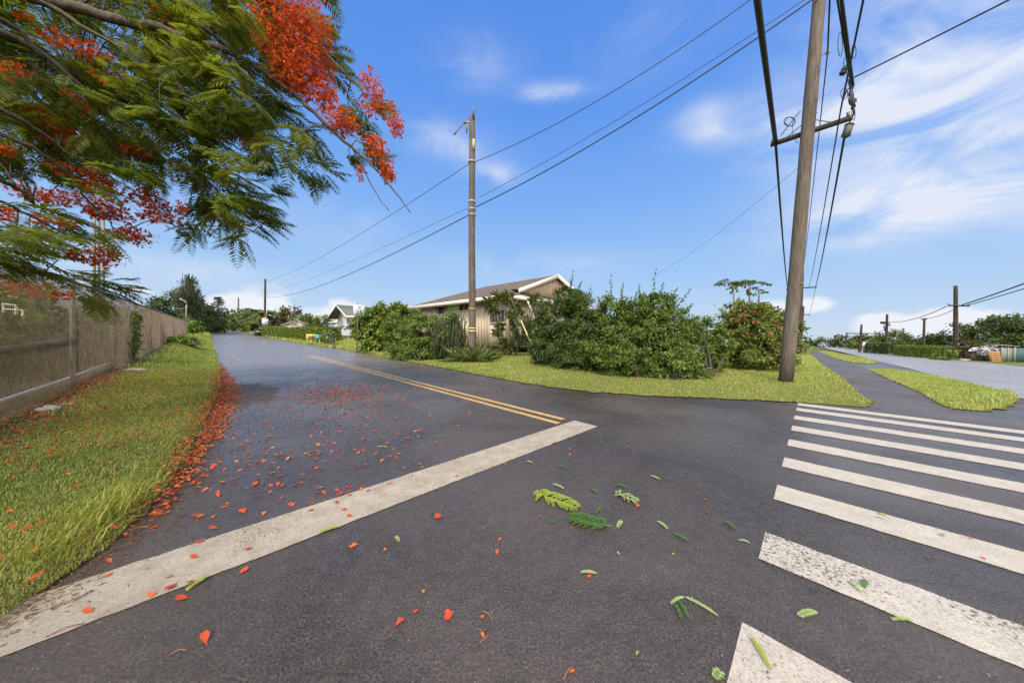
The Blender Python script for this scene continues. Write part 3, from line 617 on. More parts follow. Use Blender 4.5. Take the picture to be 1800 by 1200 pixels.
tree('broadleaf_tree', 'olive green tree left of the coconut palm', 'tree', 432, 78, [(428, 562, 14, 14, 78), (444, 565, 16, 12, 78), (420, 570, 12, 10, 77), (436, 553, 9, 9, 78)], L_FAR2, .5, 26, 1.2, G1)
tree('monkeypod_tree', 'rusty olive spreading tree behind the pale shed', 'tree', 505, 72, [(490, 560, 18, 12, 72), (512, 556, 20, 13, 72), (532, 561, 14, 11, 72), (500, 570, 26, 8, 71), (475, 563, 12, 10, 72)], L_RUST, .45, 26, 1.5, G1)
tree('round_tree', 'round green tree beside the gabled house carport', 'tree', 560, 58, [(556, 562, 15, 14, 58), (568, 565, 14, 13, 58), (548, 570, 10, 8, 57)], L_FAR2, .40, 26, 1.7, G1)
tree('leafy_tree', 'light green leafy tree behind the clipped hedge and shed', 'tree', 508, 68, [(512, 568, 14, 6, 68), (532, 566, 12, 7, 68), (522, 562, 10, 6, 68)], L_MID, .35, 24, 2, G1)
# casuarina
Y = 54.0; base = onland(332, Y); root = empty('casuarina_tree', base, 'tall straggly casuarina tree with upswept feathery branches', 'tree'); bt = MB(); bl = MB()
top = at(334, 491, Y); bt.tube([base, at(331, 560, Y), at(332, 525, Y), top], [.35, .28, .18, .04], 7)
for (px, py, x0, y0, w) in ((303, 516, 330, 548, 1), (309, 512, 331, 545, 1), (318, 508, 331, 540, .8), (325, 497, 332, 530, .9), (332, 489, 332, 515, .9), (340, 493, 333, 522, 1), (337, 503, 333, 530, 1), (346, 513, 333, 538, .9), (343, 520, 333, 540, 1), (355, 524, 334, 548, .8), (350, 532, 334, 552, 1), (312, 525, 331, 552, 1), (320, 522, 331, 545, 1.2), (328, 515, 332, 538, 1.2), (340, 535, 333, 556, 1.3), (325, 540, 331, 560, 1.3), (313, 540, 331, 562, 1), (350, 545, 334, 565, 1), (332, 530, 332, 550, 1.4)):
    a = at(x0, y0, Y); e = at(px, py, Y+rng.normal(0, 1.5)); mid = a.lerp(e, .5)-Vector((0, 0, .35)); bt.tube([a, mid, e], [.08, .05, .02], 5)
    n = 170; q = rng.random((n, 1))**.7; A = np.array(tuple(a)); Mi = np.array(tuple(mid)); E_ = np.array(tuple(e)); p = A*(1-q)**2+2*Mi*q*(1-q)+E_*q*q+rng.normal(0, .32*w, (n, 3))
    cards(bl, p, rdir(n)*.6+(E_-A)/np.linalg.norm(E_-A)*.6+np.array([0, 0, .3]), rdir(n), .75, .13, .1)
bt.build('trunk', BARK, root); bl.build('crown', L_CASU, root)
# cook pine
Y = 78.0; base = onland(383, Y); root = empty('cook_pine', base, 'narrow dark cook pine standing above the road end', 'tree'); b = MB(); top = at(383, 521, Y); b.tube([base, top], [.3, .04], 6); b.build('trunk', BARKD, root); b = MB()
for py in np.arange(524, 572, 3.2):
    w = (.5+(py-521)*.050)
    for k in range(9):
        a = rng.uniform(0, 6.28); c = np.array(at(383, py, Y)); n = 12; q = rng.random((n, 1)); d = np.array([math.cos(a), math.sin(a), .15]); p = c+d*q*w+rng.normal(0, .08, (n, 3)); cards(b, p, d+rdir(n)*.5, rdir(n)+np.array([0, 0, 1]), .45, .2, .1)
b.build('crown', L_CONE, root)
def palm(px, py, Y, R_, lab, n=17):
    base = onland(px, Y); root = empty('coconut_palm', base, lab, 'palm tree'); tp = at(px, py, Y); b = MB(); b.tube([base, base.lerp(tp, .5)+Vector((.12, 0, 0)), tp], [.2, .15, .12], 7); b.build('trunk', BARK, root); b = MB()
    for i in range(n):
        a = i*2.4; el = rng.uniform(-.1, 1.1); q = np.linspace(0, 1, 16); d = np.array([math.cos(a)*math.cos(el), math.sin(a)*math.cos(el), math.sin(el)]); c = np.array(tuple(tp))+d*R_*q[:, None]-np.array([0, 0, 1.])*R_*.55*(q**2)[:, None]
        for sgn in (-1, 1):
            sd = unit(np.cross(np.gradient(c, axis=0), np.array([0, 0, 1.])))*sgn; k = 2; p = np.repeat(c, k, 0)+rng.normal(0, .03, (16*k, 3)); s2 = np.repeat(sd, k, 0); cards(b, p, s2+np.repeat(np.gradient(c, axis=0), k, 0)*3+np.array([0, 0, -.45]), np.array([[0, 0, 1.]]), R_*.32*np.repeat(np.sin(q*2.6+.45), k), R_*.045, .2)
    b.build('crown', L_PALM, root)
palm(456, 551, 62, 3.9, 'coconut palm behind the dark utility pole and notice board')
palm(1520, 596, 75, 2.6, 'small palm standing beyond the far side of the highway')
# right hand side, across the highway
G2 = 'trees across the highway'
tree('spreading_tree', 'large dark spreading tree behind the highway pole with crossarm', 'tree', 1755, 50, [(1745, 588, 44, 28, 50), (1790, 590, 44, 32, 50), (1710, 598, 34, 20, 50), (1770, 612, 50, 16, 49), (1840, 596, 44, 32, 50), (1690, 605, 24, 14, 50), (1760, 572, 30, 10, 50), (1740, 610, 40, 14, 49)], L_FAR, .42, 26, 1.6, G2)
tree('crimson_shrub', 'bush with green and rust red leaves at the foot of the highway pole', 'shrub', 1722, 30, [(1705, 612, 17, 14, 29), (1728, 616, 22, 16, 29), (1712, 622, 22, 9, 28.5), (1745, 622, 12, 10, 29)], L_RUST, .22, 26, 5, None, .06)
tree('yellow_green_tree', 'yellow green rounded tree beside the lamp laden highway pole', 'tree', 1568, 62, [(1560, 597, 18, 11, 62), (1575, 598, 16, 10, 62), (1552, 602, 12, 8, 62)], L_FAR2, .45, 26, 1.5, G2)
tree('broadleaf_tree', 'dark tree behind the clipped highway hedge', 'tree', 1620, 55, [(1610, 604, 22, 11, 55), (1640, 606, 24, 11, 55), (1590, 607, 16, 9, 55), (1662, 604, 18, 11, 54), (1630, 598, 12, 7, 55)], L_FAR, .42, 26, 1.6, G2)
tree('broadleaf_tree', 'dark tree far along the highway behind the third pole', 'tree', 1500, 100, [(1495, 600, 22, 9, 100), (1512, 602, 16, 8, 100), (1480, 604, 14, 7, 100)], L_FAR, .7, 26, .7, G2)
tree('broadleaf_tree', 'rounded tree farthest along the right side of the highway', 'tree', 1446, 140, [(1446, 603, 14, 8, 140), (1458, 605, 10, 6, 140), (1437, 606, 8, 5, 140)], L_FAR, .9, 26, .5, G2)
tree('broadleaf_tree', 'pale tree in the haze where the highway vanishes', 'tree', 1425, 220, [(1420, 604, 9, 4, 220), (1430, 605, 8, 3.5, 220)], L_FAR2, 1.2, 24, .3, G2)
tree('broadleaf_tree', 'olive tree between the highway poles and the grey roofed house', 'tree', 1530, 72, [(1527, 608, 14, 7, 72), (1540, 606, 10, 7, 72), (1510, 609, 12, 5, 74)], L_FAR2, .5, 26, 1.2, G2)
tree('broadleaf_tree', 'green tree beyond the verge grass behind the leaning pole', 'tree', 1408, 62, [(1400, 600, 12, 14, 62), (1396, 610, 16, 8, 60)], L_FAR, .5, 26, 1.2, G2)
# clipped hedges
def hedge(name, label, pts, w, hgt, m, size=.13, dens=230, group=None):
    base = pts[0]; root = empty(name, base, label, 'hedge', group); b = MB()
    for a, c in zip(pts[:-1], pts[1:]):
        d = (c-a); L = d.length; d.normalize(); nrm = Vector((-d.y, d.x, 0)); n = int(dens*L*(2*hgt+w))
        u = rng.random(n)*L; f = rng.random(n)*(2*hgt+w); top = f > 2*hgt; lf = f < hgt
        lat = np.where(top, (rng.random(n)-.5)*w, np.where(lf, -w/2, w/2)); z = np.where(top, hgt, np.where(lf, f, f-hgt)); wob = 1+.06*np.sin(u*2.1+base.x)+rng.normal(0, .04, n)
        p = np.array(tuple(a))+np.array(tuple(d))*u[:, None]+np.array(tuple(nrm))*(lat*wob)[:, None]+np.array([0, 0, 1.])*(z*wob)[:, None]
        o = np.where(top[:, None], np.array([[0, 0, 1.]]), np.array(tuple(nrm))*np.where(lf, -1, 1)[:, None]); cards(b, p-o*.05, o+rdir(n)*.9, rdir(n)+np.array([0, 0, .6]), size*rng.uniform(.7, 1.4, n), size*.6, .15)
        q = MB()
    for a, c in zip(pts[:-1], pts[1:]):
        for x in np.arange(.15, 1, .12): p = a.lerp(c, x); b.tube([p, p+Vector((rng.normal(0, .05), 0, hgt*.8))], .02, 4, 1)
    b.build('foliage', [m, BARKD], root); return root
hedge('clipped_hedge', 'long clipped hedge behind the two lawn signs', [onland(497, 49.5), onland(530, 44.5), onland(586, 33.5)], 1.4, 1.7, L_HEDGE, .19, 170, 'clipped hedges along the side street')
hedge('clipped_hedge', 'short clipped hedge block beside the wheelie bin', [onland(465.5, 59), onland(477, 56)], 1.4, 1.65, L_HEDGE, .22, 130, 'clipped hedges along the side street')
hedge('clipped_hedge', 'clipped hedge block between the short block and the long hedge', [onland(479.5, 54.5), onland(495, 50.5)], 1.5, 1.8, L_HEDGE, .2, 130, 'clipped hedges along the side street')
hedge('clipped_hedge', 'bright clipped hedge beyond the wheelie bin and teal cabinet', [onland(434, 84), onland(450, 72)], 2, 2.3, L_HEDGE, .32, 70, 'clipped hedges along the side street')
tree('rounded_shrub', 'loose green shrub at the right end of the long clipped hedge', 'shrub', 588, 26, [(580, 591, 8, 8, 30), (572, 594, 6, 5, 30)], L_MID, .2, 26, 6, None, .05)
hedge('clipped_hedge', 'trimmed dark green hedge along the far edge of the highway', [P(1665, 631), P(1583, 625)], 1.2, 1.15, L_HEDGE, .16, 130)
hedge('clipped_hedge', 'distant trimmed hedge behind the second highway pole', [P(1580, 623.5), P(1532, 620)], 1.4, 1.4, L_FAR, .25, 70)
tree('hedge_shrub', 'low light green shrub left of the highway pole foot', 'shrub', 1660, 27, [(1665, 626, 8, 7, 27), (1655, 629, 6, 4, 27)], L_MID, .18, 24, 6, None, .04)
tree('flower_shrub', 'pale shrub at the far road edge near the thin grey pole', 'shrub', 402, 92, [(402, 577, 8, 4, 92), (396, 577, 5, 4, 92)], L_FAR2, .4, 22, 1.5, None, .05)
tree('verge_shrub', 'leafy weedy shrub growing at the far end of the fence', 'shrub', 340, 38, [(338, 575, 10, 12, 38), (345, 582, 10, 6, 38), (333, 570, 6, 9, 38)], L_MID, .25, 24, 4, None, .05)
def rods(m, A, B, r, n=3, mi=0):               # many straight thin rods at once
    A = np.asarray(A, float); B = np.asarray(B, float); t = unit(B-A); ref = np.where(np.abs(t[:, 2:3]) > .9, np.array([[1., 0, 0]]), np.array([[0, 0, 1.]])); a = unit(np.cross(t, ref)); c = np.cross(t, a)
    ang = np.arange(n)*2*np.pi/n; off = (a[:, None]*np.cos(ang)[None, :, None]+c[:, None]*np.sin(ang)[None, :, None])*np.broadcast_to(r, (len(A),))[:, None, None]
    V = np.stack([A[:, None]+off, B[:, None]+off], 1).reshape(-1, 3); i = np.arange(len(A))[:, None]*2*n; j = np.arange(n)[None]; j2 = (j+1) % n
    return m.add(V, np.stack([i+j, i+j2, i+n+j2, i+n+j], -1).reshape(-1, 4), mi)
# ------------------------------------------------------------------ royal poinciana
GAIN = 1.12
TB = W(4.6, -5.4); TB.z = 0.0
poin = empty('poinciana_tree', TB, 'royal poinciana with scarlet blossom reaching over the fence and street', 'tree')
M_LIMB = noisy('poinciana_bark', (.045,.037,.03), (.15,.12,.085), 20, .9, .15, .4)
fork = TB+Vector((.25, .1, 2.3))
b = MB(); b.tube([TB+Vector((0, 0, -.1)), TB+Vector((.05, 0, .5)), TB+Vector((.1, .05, 1.4)), fork], [.42, .32, .28, .27], 12); b.build('trunk', M_LIMB, poin, smooth=True)
LIMBS = [
 ([(55,-2,4.4), (130,12,4.5), (220,40,4.6), (280,48,4.7), (345,75,4.8), (400,88,4.9), (470,130,5.0), (530,175,5.1), (575,222,5.15), (617,257,5.2), (655,290,5.2), (685,325,5.25), (722,375,5.3)], .075, .006),
 ([(617,257,5.2), (632,285,5.25), (650,320,5.3), (668,352,5.3), (684,371,5.35)], .012, .005),
 ([(477,0,4.9), (500,33,5.0), (535,65,5.05), (573,95,5.1), (620,143,5.15), (647,172,5.2)], .03, .007),
 ([(80,5,4.3), (140,45,4.4), (190,72,4.5), (240,100,4.6), (290,128,4.7)], .035, .008),
 ([(0,27,4.0), (50,70,4.2), (110,125,4.4), (160,165,4.6), (205,205,4.8), (260,250,5.0), (330,300,5.2), (380,350,5.3)], .032, .006),
 ([(0,55,3.9), (40,75,4.1), (80,105,4.3)], .05, .02),
 ([(0,190,3.8), (45,215,4.0), (90,245,4.2), (140,285,4.4)], .03, .008),
 ([(0,235,3.9), (45,252,4.0), (90,279,4.2), (126,308,4.4), (144,342,4.5), (162,360,4.6), (191,387,4.7), (210,410,4.8)], .026, .006),
 ([(-10,312,3.9), (20,326,4.1), (43,338,4.2), (54,356,4.3), (79,367,4.4), (112,380,4.5), (166,398,4.7), (200,415,4.8)], .028, .006),
 ([(-5,347,3.9), (50,378,4.1), (117,412,4.4), (140,425,4.45), (157,434,4.5)], .018, .005),
 ([(350,42,4.8), (385,70,5.0), (420,100,5.2), (480,190,5.5), (520,240,5.6), (550,280,5.6)], .03, .006),
 ([(220,190,5.2), (300,190,5.3), (372,127,5.4), (430,160,5.5), (480,215,5.6)], .02, .006),
 ([(140,150,5.4), (250,200,5.6), (350,260,5.8), (420,330,5.9), (460,400,5.9)], .03, .006),
 ([(-20,430,3.9), (40,470,4.2), (100,490,4.6), (160,505,5.0), (215,515,5.1)], .018, .005)]
BP = []; BR = []
def limb_of(px):                                # the inner end of each limb comes from the fork
    return fork
for pts, r0, r1 in LIMBS:
    p = [np.array(at(q[0], q[1], q[2]-.28)) for q in pts]
    if pts[0][0] < 130 or pts[0] in ((477,0,4.9),):
        s0 = p[0]; f = np.array(fork); inner = [f, f*.66+s0*.34+np.array([0, 0, .35 if s0[2] > 3 else -.1]), f*.3+s0*.7+np.array([0, 0, .3 if s0[2] > 3 else 0])]; p = inner+p; rr = np.concatenate([[max(r0*2.0, .06), max(r0*1.6, .05), r0*1.25], np.linspace(r0, r1, len(pts))])
    else: rr = np.linspace(r0, r1, len(pts))
    p = np.array(p); k = (len(p)-1)*4+1; q = np.linspace(0, len(p)-1, k); c = np.stack([np.interp(q, np.arange(len(p)), p[:, i]) for i in range(3)], 1)
    for _ in range(2): c[1:-1] = .25*c[:-2]+.5*c[1:-1]+.25*c[2:]
    c[1:-1] += rng.normal(0, .008, (k-2, 3)); rad = np.interp(q, np.arange(len(p)), rr)
    b = MB(); b.tube(c, rad, 7); b.build('branch', M_LIMB, poin, smooth=True); BP.append(c); BR.append(rad)
BPA = np.concatenate(BP)
REG = [  # polygon in the photograph, nearest and farthest distance, clusters, fronds each
 ([(-90,-80), (470,-80), (500,40), (470,120), (520,200), (570,270), (535,290), (500,280), (465,240), (480,330), (430,375), (370,360), (325,325), (250,320), (150,285), (60,255), (-90,250)], 4.1, 6.3, 262, 13),
 ([(470,-80), (585,-80), (575,60), (600,140), (560,210), (510,190), (470,120)], 4.8, 5.6, 16, 9),
 ([(590,155), (635,140), (670,190), (668,270), (625,290), (585,270)], 5.0, 5.4, 7, 7),
 ([(330,340), (480,350), (505,385), (440,430), (380,410)], 5.2, 6.0, 13, 9),
 ([(510,290), (560,285), (555,315), (520,320)], 5.2, 5.5, 3, 7),
 ([(-90,250), (150,290), (240,330), (200,355), (90,320), (-90,290)], 4.0, 5.2, 11, 8),
 ([(60,360), (170,395), (250,420), (190,450), (110,420), (0,400)], 4.2, 5.0, 6, 6),
 ([(-60,410), (60,400), (110,440), (60,475), (-60,480)], 3.9, 4.5, 8, 11),
 ([(110,480), (200,490), (200,525), (130,515)], 4.6, 5.0, 5, 9),
 ([(280,360), (350,390), (330,430), (300,400)], 5.2, 5.8, 3, 6)]
CL = []; CN = []
for poly, y0, y1, n, fr in REG:
    pl = np.array(poly); lo, hi = pl.min(0), pl.max(0); k = 0
    while k < n:
        q = rng.uniform(lo, hi)
        if not in_poly(q[:1], q[1:], pl)[0]: continue
        Y = rng.uniform(y0, y1)-(.5 if q[0] < 60 else 0); CL.append(np.array(at(q[0], q[1], max(Y, 3.6)))); CN.append(fr); k += 1
for _ in range(60):                              # the rest of the crown, over and behind the fence and out of the frame
    a = rng.uniform(0, 6.28); r = 3.6*math.sqrt(rng.random()); p = np.array([TB.x+r*math.cos(a)*1.1-.8, TB.y+r*math.sin(a)-1.5, 4.6+1.3*math.cos(r/4.2*1.4)+rng.normal(0, .3)])
    if p[1] > .3 and p[0]/p[1] > -2.1: continue
    CL.append(p); CN.append(11)
CL = np.array(CL)
tw = MB(); FB = []; FD = []; FL = []
for c, nf in zip(CL, CN):
    d2 = ((BPA-c)**2).sum(1); a = BPA[d2.argmin()]
    if d2.min() > .02:
        k = 5; q = np.linspace(0, 1, k)[:, None]; p = a+(c-a)*q+np.array([0, 0, 1.])*.10*np.sin(q*np.pi)*np.linalg.norm(c-a); p[1:-1] += rng.normal(0, .03, (k-2, 3)); tw.tube(p, np.linspace(.010, .004, k), 4, cap=False)
    ax = unit(c-a+np.array([.3, .15, -.05])+rng.normal(0, .08, 3))
    d = ax*1.0+rdir(nf)*.75; d[:, 2] = d[:, 2]*.55-.02; FB.append(c+rng.normal(0, .10, (nf, 3))*np.array([1, 1, .6])); FD.append(unit(d)); FL.append(rng.uniform(.26, .50, nf))
tw.build('twigs', M_LIMB, poin, kind='stuff')
FB = np.concatenate(FB); FD = np.concatenate(FD); FL = np.concatenate(FL); nf = len(FB); NP = 13
up = np.array([0, 0, 1.]); S_ = unit(np.cross(FD, up+rdir(nf)*.35)); Nn = np.cross(S_, FD)
fol = MB(); q = np.linspace(.16, 1, NP); drp = rng.uniform(.15, .5, nf)
Cc = FB[:, None]+FD[:, None]*(FL[:, None]*q)[..., None]-up*(FL[:, None]*drp[:, None]*q**2)[..., None]
prof = .30*np.sin(np.clip(q*.86+.16, 0, 1)*np.pi)**.7+.05
for sgn in (-1, 1):
    pd = S_[:, None]*sgn*.92+FD[:, None]*.42-up*.22*rng.uniform(.2, 1.6, (nf, 1, 1))+rng.normal(0, .06, (nf, NP, 3))
    L = (FL[:, None]*prof[None])*rng.uniform(.85, 1.15, (nf, NP)); cards(fol, Cc.reshape(-1, 3), pd.reshape(-1, 3), np.repeat(Nn, NP, 0)+rdir(nf*NP)*.15, L.ravel(), L.ravel()*.20, .10, fold=.05)
rods(fol, FB, Cc[:, 6], .0025, 3); rods(fol, Cc[:, 6], Cc[:, 12], .002, 3)
M_PFOL = leafmat('poinciana_leaf', [(.055,.095,.014), (.085,.13,.018), (.12,.165,.024), (.17,.205,.03), (.095,.14,.018), (.25,.26,.045)], .6, .5, .3, 1.6, (.22,.22,.03))
fol.build('foliage', M_PFOL, poin); GAIN = 1.0
for (px, py, rx, ry, n, Y) in [
 (530,25,42,42,170,4.95), (488,60,36,44,140,4.9), (505,120,26,30,90,4.9), (545,85,34,46,170,5.05), (552,135,28,42,150,5.1), (572,172,20,22,60,5.1), (525,150,20,22,70,5.05), (600,215,26,20,100,5.15), (652,150,18,26,40,5.15), (662,185,26,20,50,5.2), (696,220,12,20,45,5.25),
 (682,300,12,20,50,5.25), (664,270,18,18,36,5.2), (635,305,7,11,14,5.2), (435,240,26,20,80,5.1), (655,250,20,10,34,5.2), (62,205,34,13,80,4.2), (92,228,32,20,100,4.3), (150,182,34,13,60,4.5), (130,300,36,10,34,4.4), (110,70,30,13,36,4.3), (165,92,28,12,40,4.4),
 (45,32,12,6,14,4.1), (175,325,18,14,46,4.6), (182,350,28,26,110,4.6), (166,372,14,10,40,4.6), (207,380,20,12,46,4.7), (257,350,28,18,80,4.9), (282,376,26,20,100,4.95), (321,366,6,16,20,5.0), (231,415,26,14,90,4.9), (80,345,40,13,90,4.3), (102,390,26,11,46,4.4),
 (187,453,18,18,80,4.75), (140,450,16,11,34,4.5), (6,375,14,14,44,3.9), (292,30,26,8,24,4.7), (330,48,9,12,14,4.8), (420,45,10,24,24,4.9), (30,500,46,18,90,5.1), (90,515,30,12,60,5.3), (240,270,26,10,30,5.0), (300,240,20,8,20,5.2), (200,140,30,10,30,4.7), (380,290,16,8,18,5.6), (30,130,24,14,40,4.1), (10,265,12,8,18,3.9)]:
    n = int(n*(1.4 if px > 455 else .9)); Y -= .22 if px > 455 else .1; rx *= 1.18; ry *= 1.15; b = MB(); c = np.array(at(px, py, Y)); sx, sy = rx/F*Y, ry/F*Y; p = rdir(n)*(rng.random((n, 1))**.4)*np.array([sx, (sx+sy)/2, sy])+c
    k = 5; pp = np.repeat(p, k, 0)+rng.normal(0, .006, (n*k, 3)); d = rdir(n*k)*.9+np.array([0, -.25, .1]); L = rng.uniform(.028, .048, n*k); cards(b, pp, d, rdir(n*k), L, L*.8, .2, fold=.15)
    nb = n//2; bp = c+rdir(nb)*np.array([sx, sx, sy])*rng.uniform(.7, 1.15, (nb, 1)); kk = 4; cards(b, np.repeat(bp, kk, 0), rdir(nb*kk), rdir(nb*kk), .014, .013, .1)      # round buds about the cluster
    rods(b, p, c+(p-c)*.25, .0015); rods(b, bp, c+(bp-c)*.3, .0015)
    b.build('flower_cluster', F_POIN, poin)

# ------------------------------------------------------------------ chain link fence
FT = -2.0
fz = lambda s: G(s, np.full(np.shape(s), FT))
M_WIRE = noisy('rusty_wire', (.14,.10,.058), (.29,.215,.135), 5, .7, .3, 0, metal=.0); M_RAIL = noisy('weathered_rail', (.10,.085,.07), (.22,.19,.155), 9, .6, .4, .1); M_RAILW = noisy('pale_rail', (.55,.52,.47), (.72,.70,.66), 7, .5, .4, .1)
fb = W(8, FT); fb.z = 0; fence = empty('chain_link_fence', fb, 'tall rusty chain link fence running along the grass verge', 'fence')
def Wn(s, t, z): return np.stack([.71*t-.704*s, .704*t+.71*s, z], -1)
b = MB(); TOPZ = 2.2; step = .068
for sg in (1, -1):
    s0 = np.arange(-7, 47, step); zb = fz(np.clip(s0, -3.8, 43))+.02; s1 = s0+sg*(TOPZ-zb)
    ok = (np.minimum(s0, s1) > -4) & (np.maximum(s0, s1) < 43.2); s0, s1, zb = s0[ok], s1[ok], zb[ok]
    rods(b, Wn(s0, np.full(len(s0), FT+sg*.003), zb), Wn(s1, np.full(len(s0), FT+sg*.003), np.full(len(s0), TOPZ)), .0025, 4)
b.build('wire_mesh', M_WIRE, fence)
b = MB(); b.tube([W(s, FT+.03, TOPZ) for s in np.arange(-4, 44, 2.35)], .028, 8); b.build('top_rail', M_RAIL, fence, smooth=True)
for i in range(15):
    s = 10.5-3.2*4+3.2*i
    if s > 43.4: break
    z = float(G(s, FT)); b = MB(); r = .036 if i == 4 else .028; b.tube([W(s, FT-.05, z-.05), W(s, FT-.05, TOPZ+.04)], r, 8); b.tube([W(s, FT-.05, TOPZ+.04), W(s, FT-.05, TOPZ+.09)], [r*1.15, .01], 8); b.build('post', M_RAIL, fence, smooth=True)
b = MB(); b.tube([W(-2.3, FT-.06, .86), W(4.1, FT-.06, .9), W(10.5, FT-.06, 1.10)], .024, 8); b.build('brace_rail', M_RAIL, fence, smooth=True)
b = MB(); b.tube([W(-2.3, FT-.09, .25), W(4.1, FT-.09, .27), W(10.5, FT-.09, .30), W(13.7, FT-.09, .36)], .028, 8); b.build('bottom_rail', M_RAILW, fence, smooth=True)
def plate(name, label, cat, c, ex, ey, w, h, th, m, parent=None):
    ex = ex.normalized(); ey = ey.normalized(); ez = ex.cross(ey); b = MB(); b.box((-w/2, -h/2, -th/2), (w/2, h/2, th/2), fr=lambda a, q, r: c+ex*a+ey*q+ez*r); o = b.build(name, m, parent)
    if label: tag(o, label, cat)
    return o
D1 = Vector((-.704, .71, 0)); D2 = Vector((.71, .704, 0)); UZ = Vector((0, 0, 1))
p_ = at(165, 532, 6.9); s_, t_ = ST(p_.x, p_.y); sg_ = empty('fence_sign', W(s_, FT+.03, p_.z), 'small white notice fixed high on the chain link fence', 'sign')
plate('panel', None, None, W(s_, FT+.03, p_.z), D1, UZ, .46, .26, .006, M_RAILW, sg_)
for k in range(2): plate('faded_stripe', None, None, W(s_, FT+.036, p_.z+.05-.1*k), D1, UZ, .34, .03, .003, mat('faded_print', (.42, .42, .44), .6), sg_)
# field and scrub behind the fence
b = MB(); n = 26000; S = rng.uniform(1.5, 46, n); T = -2.55-rng.gamma(1.6, 2.4, n); hh = .35+.35*np.sin(S*.7)*np.sin(T*.9+1)+.25; blades(b, S, T, np.clip(hh, .15, 1)*rng.uniform(.6, 1.2, n), rng.uniform(.014, .03, n), .5)
tag(b.build('field_weeds', leafmat('field_weed', [(.16,.16,.04), (.22,.22,.055), (.13,.16,.03), (.26,.23,.09), (.18,.155,.075)], .3, .6, .2)), 'tall dry weeds growing in the field behind the chain link fence', 'weeds', kind='stuff')
SCR = leafmat('leaf_scrub', [(.05,.065,.014), (.075,.095,.02), (.11,.125,.025), (.13,.11,.035), (.06,.07,.018)], .3, .5, .3)
for (s, t_, r, h, m, lab) in ((7.2, -4.2, 1.1, 1.0, SCR, 'low olive scrub bush behind the nearest fence bay'), (9.6, -3.6, .8, 1.15, L_MID, 'leafy scrub bush behind the thick fence post'), (12.5, -3.8, 1.2, 1.3, SCR, 'brownish scrub bush behind the fence sign'), (15.6, -3.5, 1.2, 1.35, SCR, 'olive scrub bush behind the middle of the fence'),
                       (19.5, -3.8, 1.5, 1.5, L_MID, 'green scrub bush behind the fence past the vine'), (24.5, -4.0, 1.8, 1.6, SCR, 'scrub bush behind the far half of the fence'), (30, -4.5, 2.2, 1.7, SCR, 'scrub bush near the far end of the fence'), (11.5, -8.5, 2.2, 2.0, L_HEDGE, 'bright green shrub well behind the fence by the grey shed'), (5.2, -6.6, 1.4, 1.5, L_MID, 'shrub deep behind the fence under the poinciana')):
    bs = W(s, t_, float(G(s, t_))); bush('scrub_bush', lab, 'bush', bs, [(bs+Vector((0, 0, h*.5)), (r, r, h*.55)), (bs+D1*r*.7+Vector((0, 0, h*.4)), (r*.7, r*.7, h*.45)), (bs-D1*r*.6+Vector((0, 0, h*.42)), (r*.7, r*.6, h*.5))], m, 26, 26, .14, .15, .4, 'scrub bushes behind the fence', trunk_r=.03)
tree('broadleaf_tree', 'dark tree behind the fence at the left edge under the blossom', 'tree', 20, 11, [(20, 540, 70, 30, 11), (-40, 530, 60, 44, 11), (70, 555, 40, 20, 11.5)], L_DARK2, .2, 24, 7, 'trees behind the fence', .12)
tree('broadleaf_tree', 'dark green tree behind the fence beyond the grey shed', 'tree', 120, 20, [(110, 558, 40, 22, 20), (150, 565, 40, 18, 20), (185, 568, 30, 14, 21), (80, 560, 30, 20, 20)], L_DARK2, .28, 24, 4, 'trees behind the fence', .14)
vb = W(16.2, FT+.05, float(G(16.2, FT))); vine = empty('fence_vine', vb, 'green creeper climbing the middle of the chain link fence', 'vine'); b = MB(); n = 420; q = rng.random(n); p = np.array([tuple(W(16.1+rng.normal(0, .35)+.9*x*(rng.random()-.2), FT+rng.normal(.03, .06), .5+1.35*x)) for x in q]); cards(b, p, rdir(n)+np.array([.3, -.3, .1]), rdir(n), .15*rng.uniform(.6, 1.3, n), .06, .15)
b.build('foliage', L_MANGO, vine);
for k in range(5): b.tube([W(16.1+rng.normal(0, .2), FT+.03, .25), W(16.2+rng.normal(0, .3), FT+.04, 1.0), W(16.5+rng.normal(0, .4), FT+.03, 1.8)], .007, 4, 1)
b.build('foliage', [L_MANGO, BARKD], vine)
wb = W(26.5, -1.55, float(G(26.5, -1.5))); bush('weed_clump', 'bright green weed clump at the fence foot far along the verge', 'weeds', wb, [(wb+Vector((0, 0, .12)), (.9, .8, .22)), (wb+D2*.5+Vector((0, 0, .1)), (.8, .6, .16)), (wb+D1*1.0+Vector((0,0,.1)), (.8, .6, .16))], L_MANGO, 60, 22, .16, .12, .45, trunk_r=.01)
# shed with a white eaves edge, pipe frame, lattice of thin masts
c = at(98, 552, 13.0); sb = W(*ST(c.x, c.y), 0.1); shed = empty('grey_shed', sb, 'dark grey shed with white sloping roof edge seen through the fence', 'shed'); M_SHED = noisy('shed_board', (.10,.10,.11), (.17,.17,.17), 4, .8, .2, .1, (1,1,.2))
X0 = at(64, 560, 13).x; X1 = at(131, 560, 13).x; zt0 = at(66, 522, 13).z; zt1 = at(132, 549, 13).z
b = MB(); b.hexa([(X0, 13, .05), (X1, 13, .05), (X1, 15, .05), (X0, 15, .05), (X0, 13, zt0), (X1, 13, zt1), (X1, 15, zt1), (X0, 15, zt0)]); b.build('wall', M_SHED, shed)
b = MB(); b.hexa([(X0-.1, 12.75, zt0), (X1+.25, 12.75, zt1-.08), (X1+.25, 15.3, zt1-.08), (X0-.1, 15.3, zt0), (X0-.1, 12.75, zt0+.12), (X1+.25, 12.75, zt1+.06), (X1+.25, 15.3, zt1+.06), (X0-.1, 15.3, zt0+.12)]); b.build('roof', M_RAIL, shed)
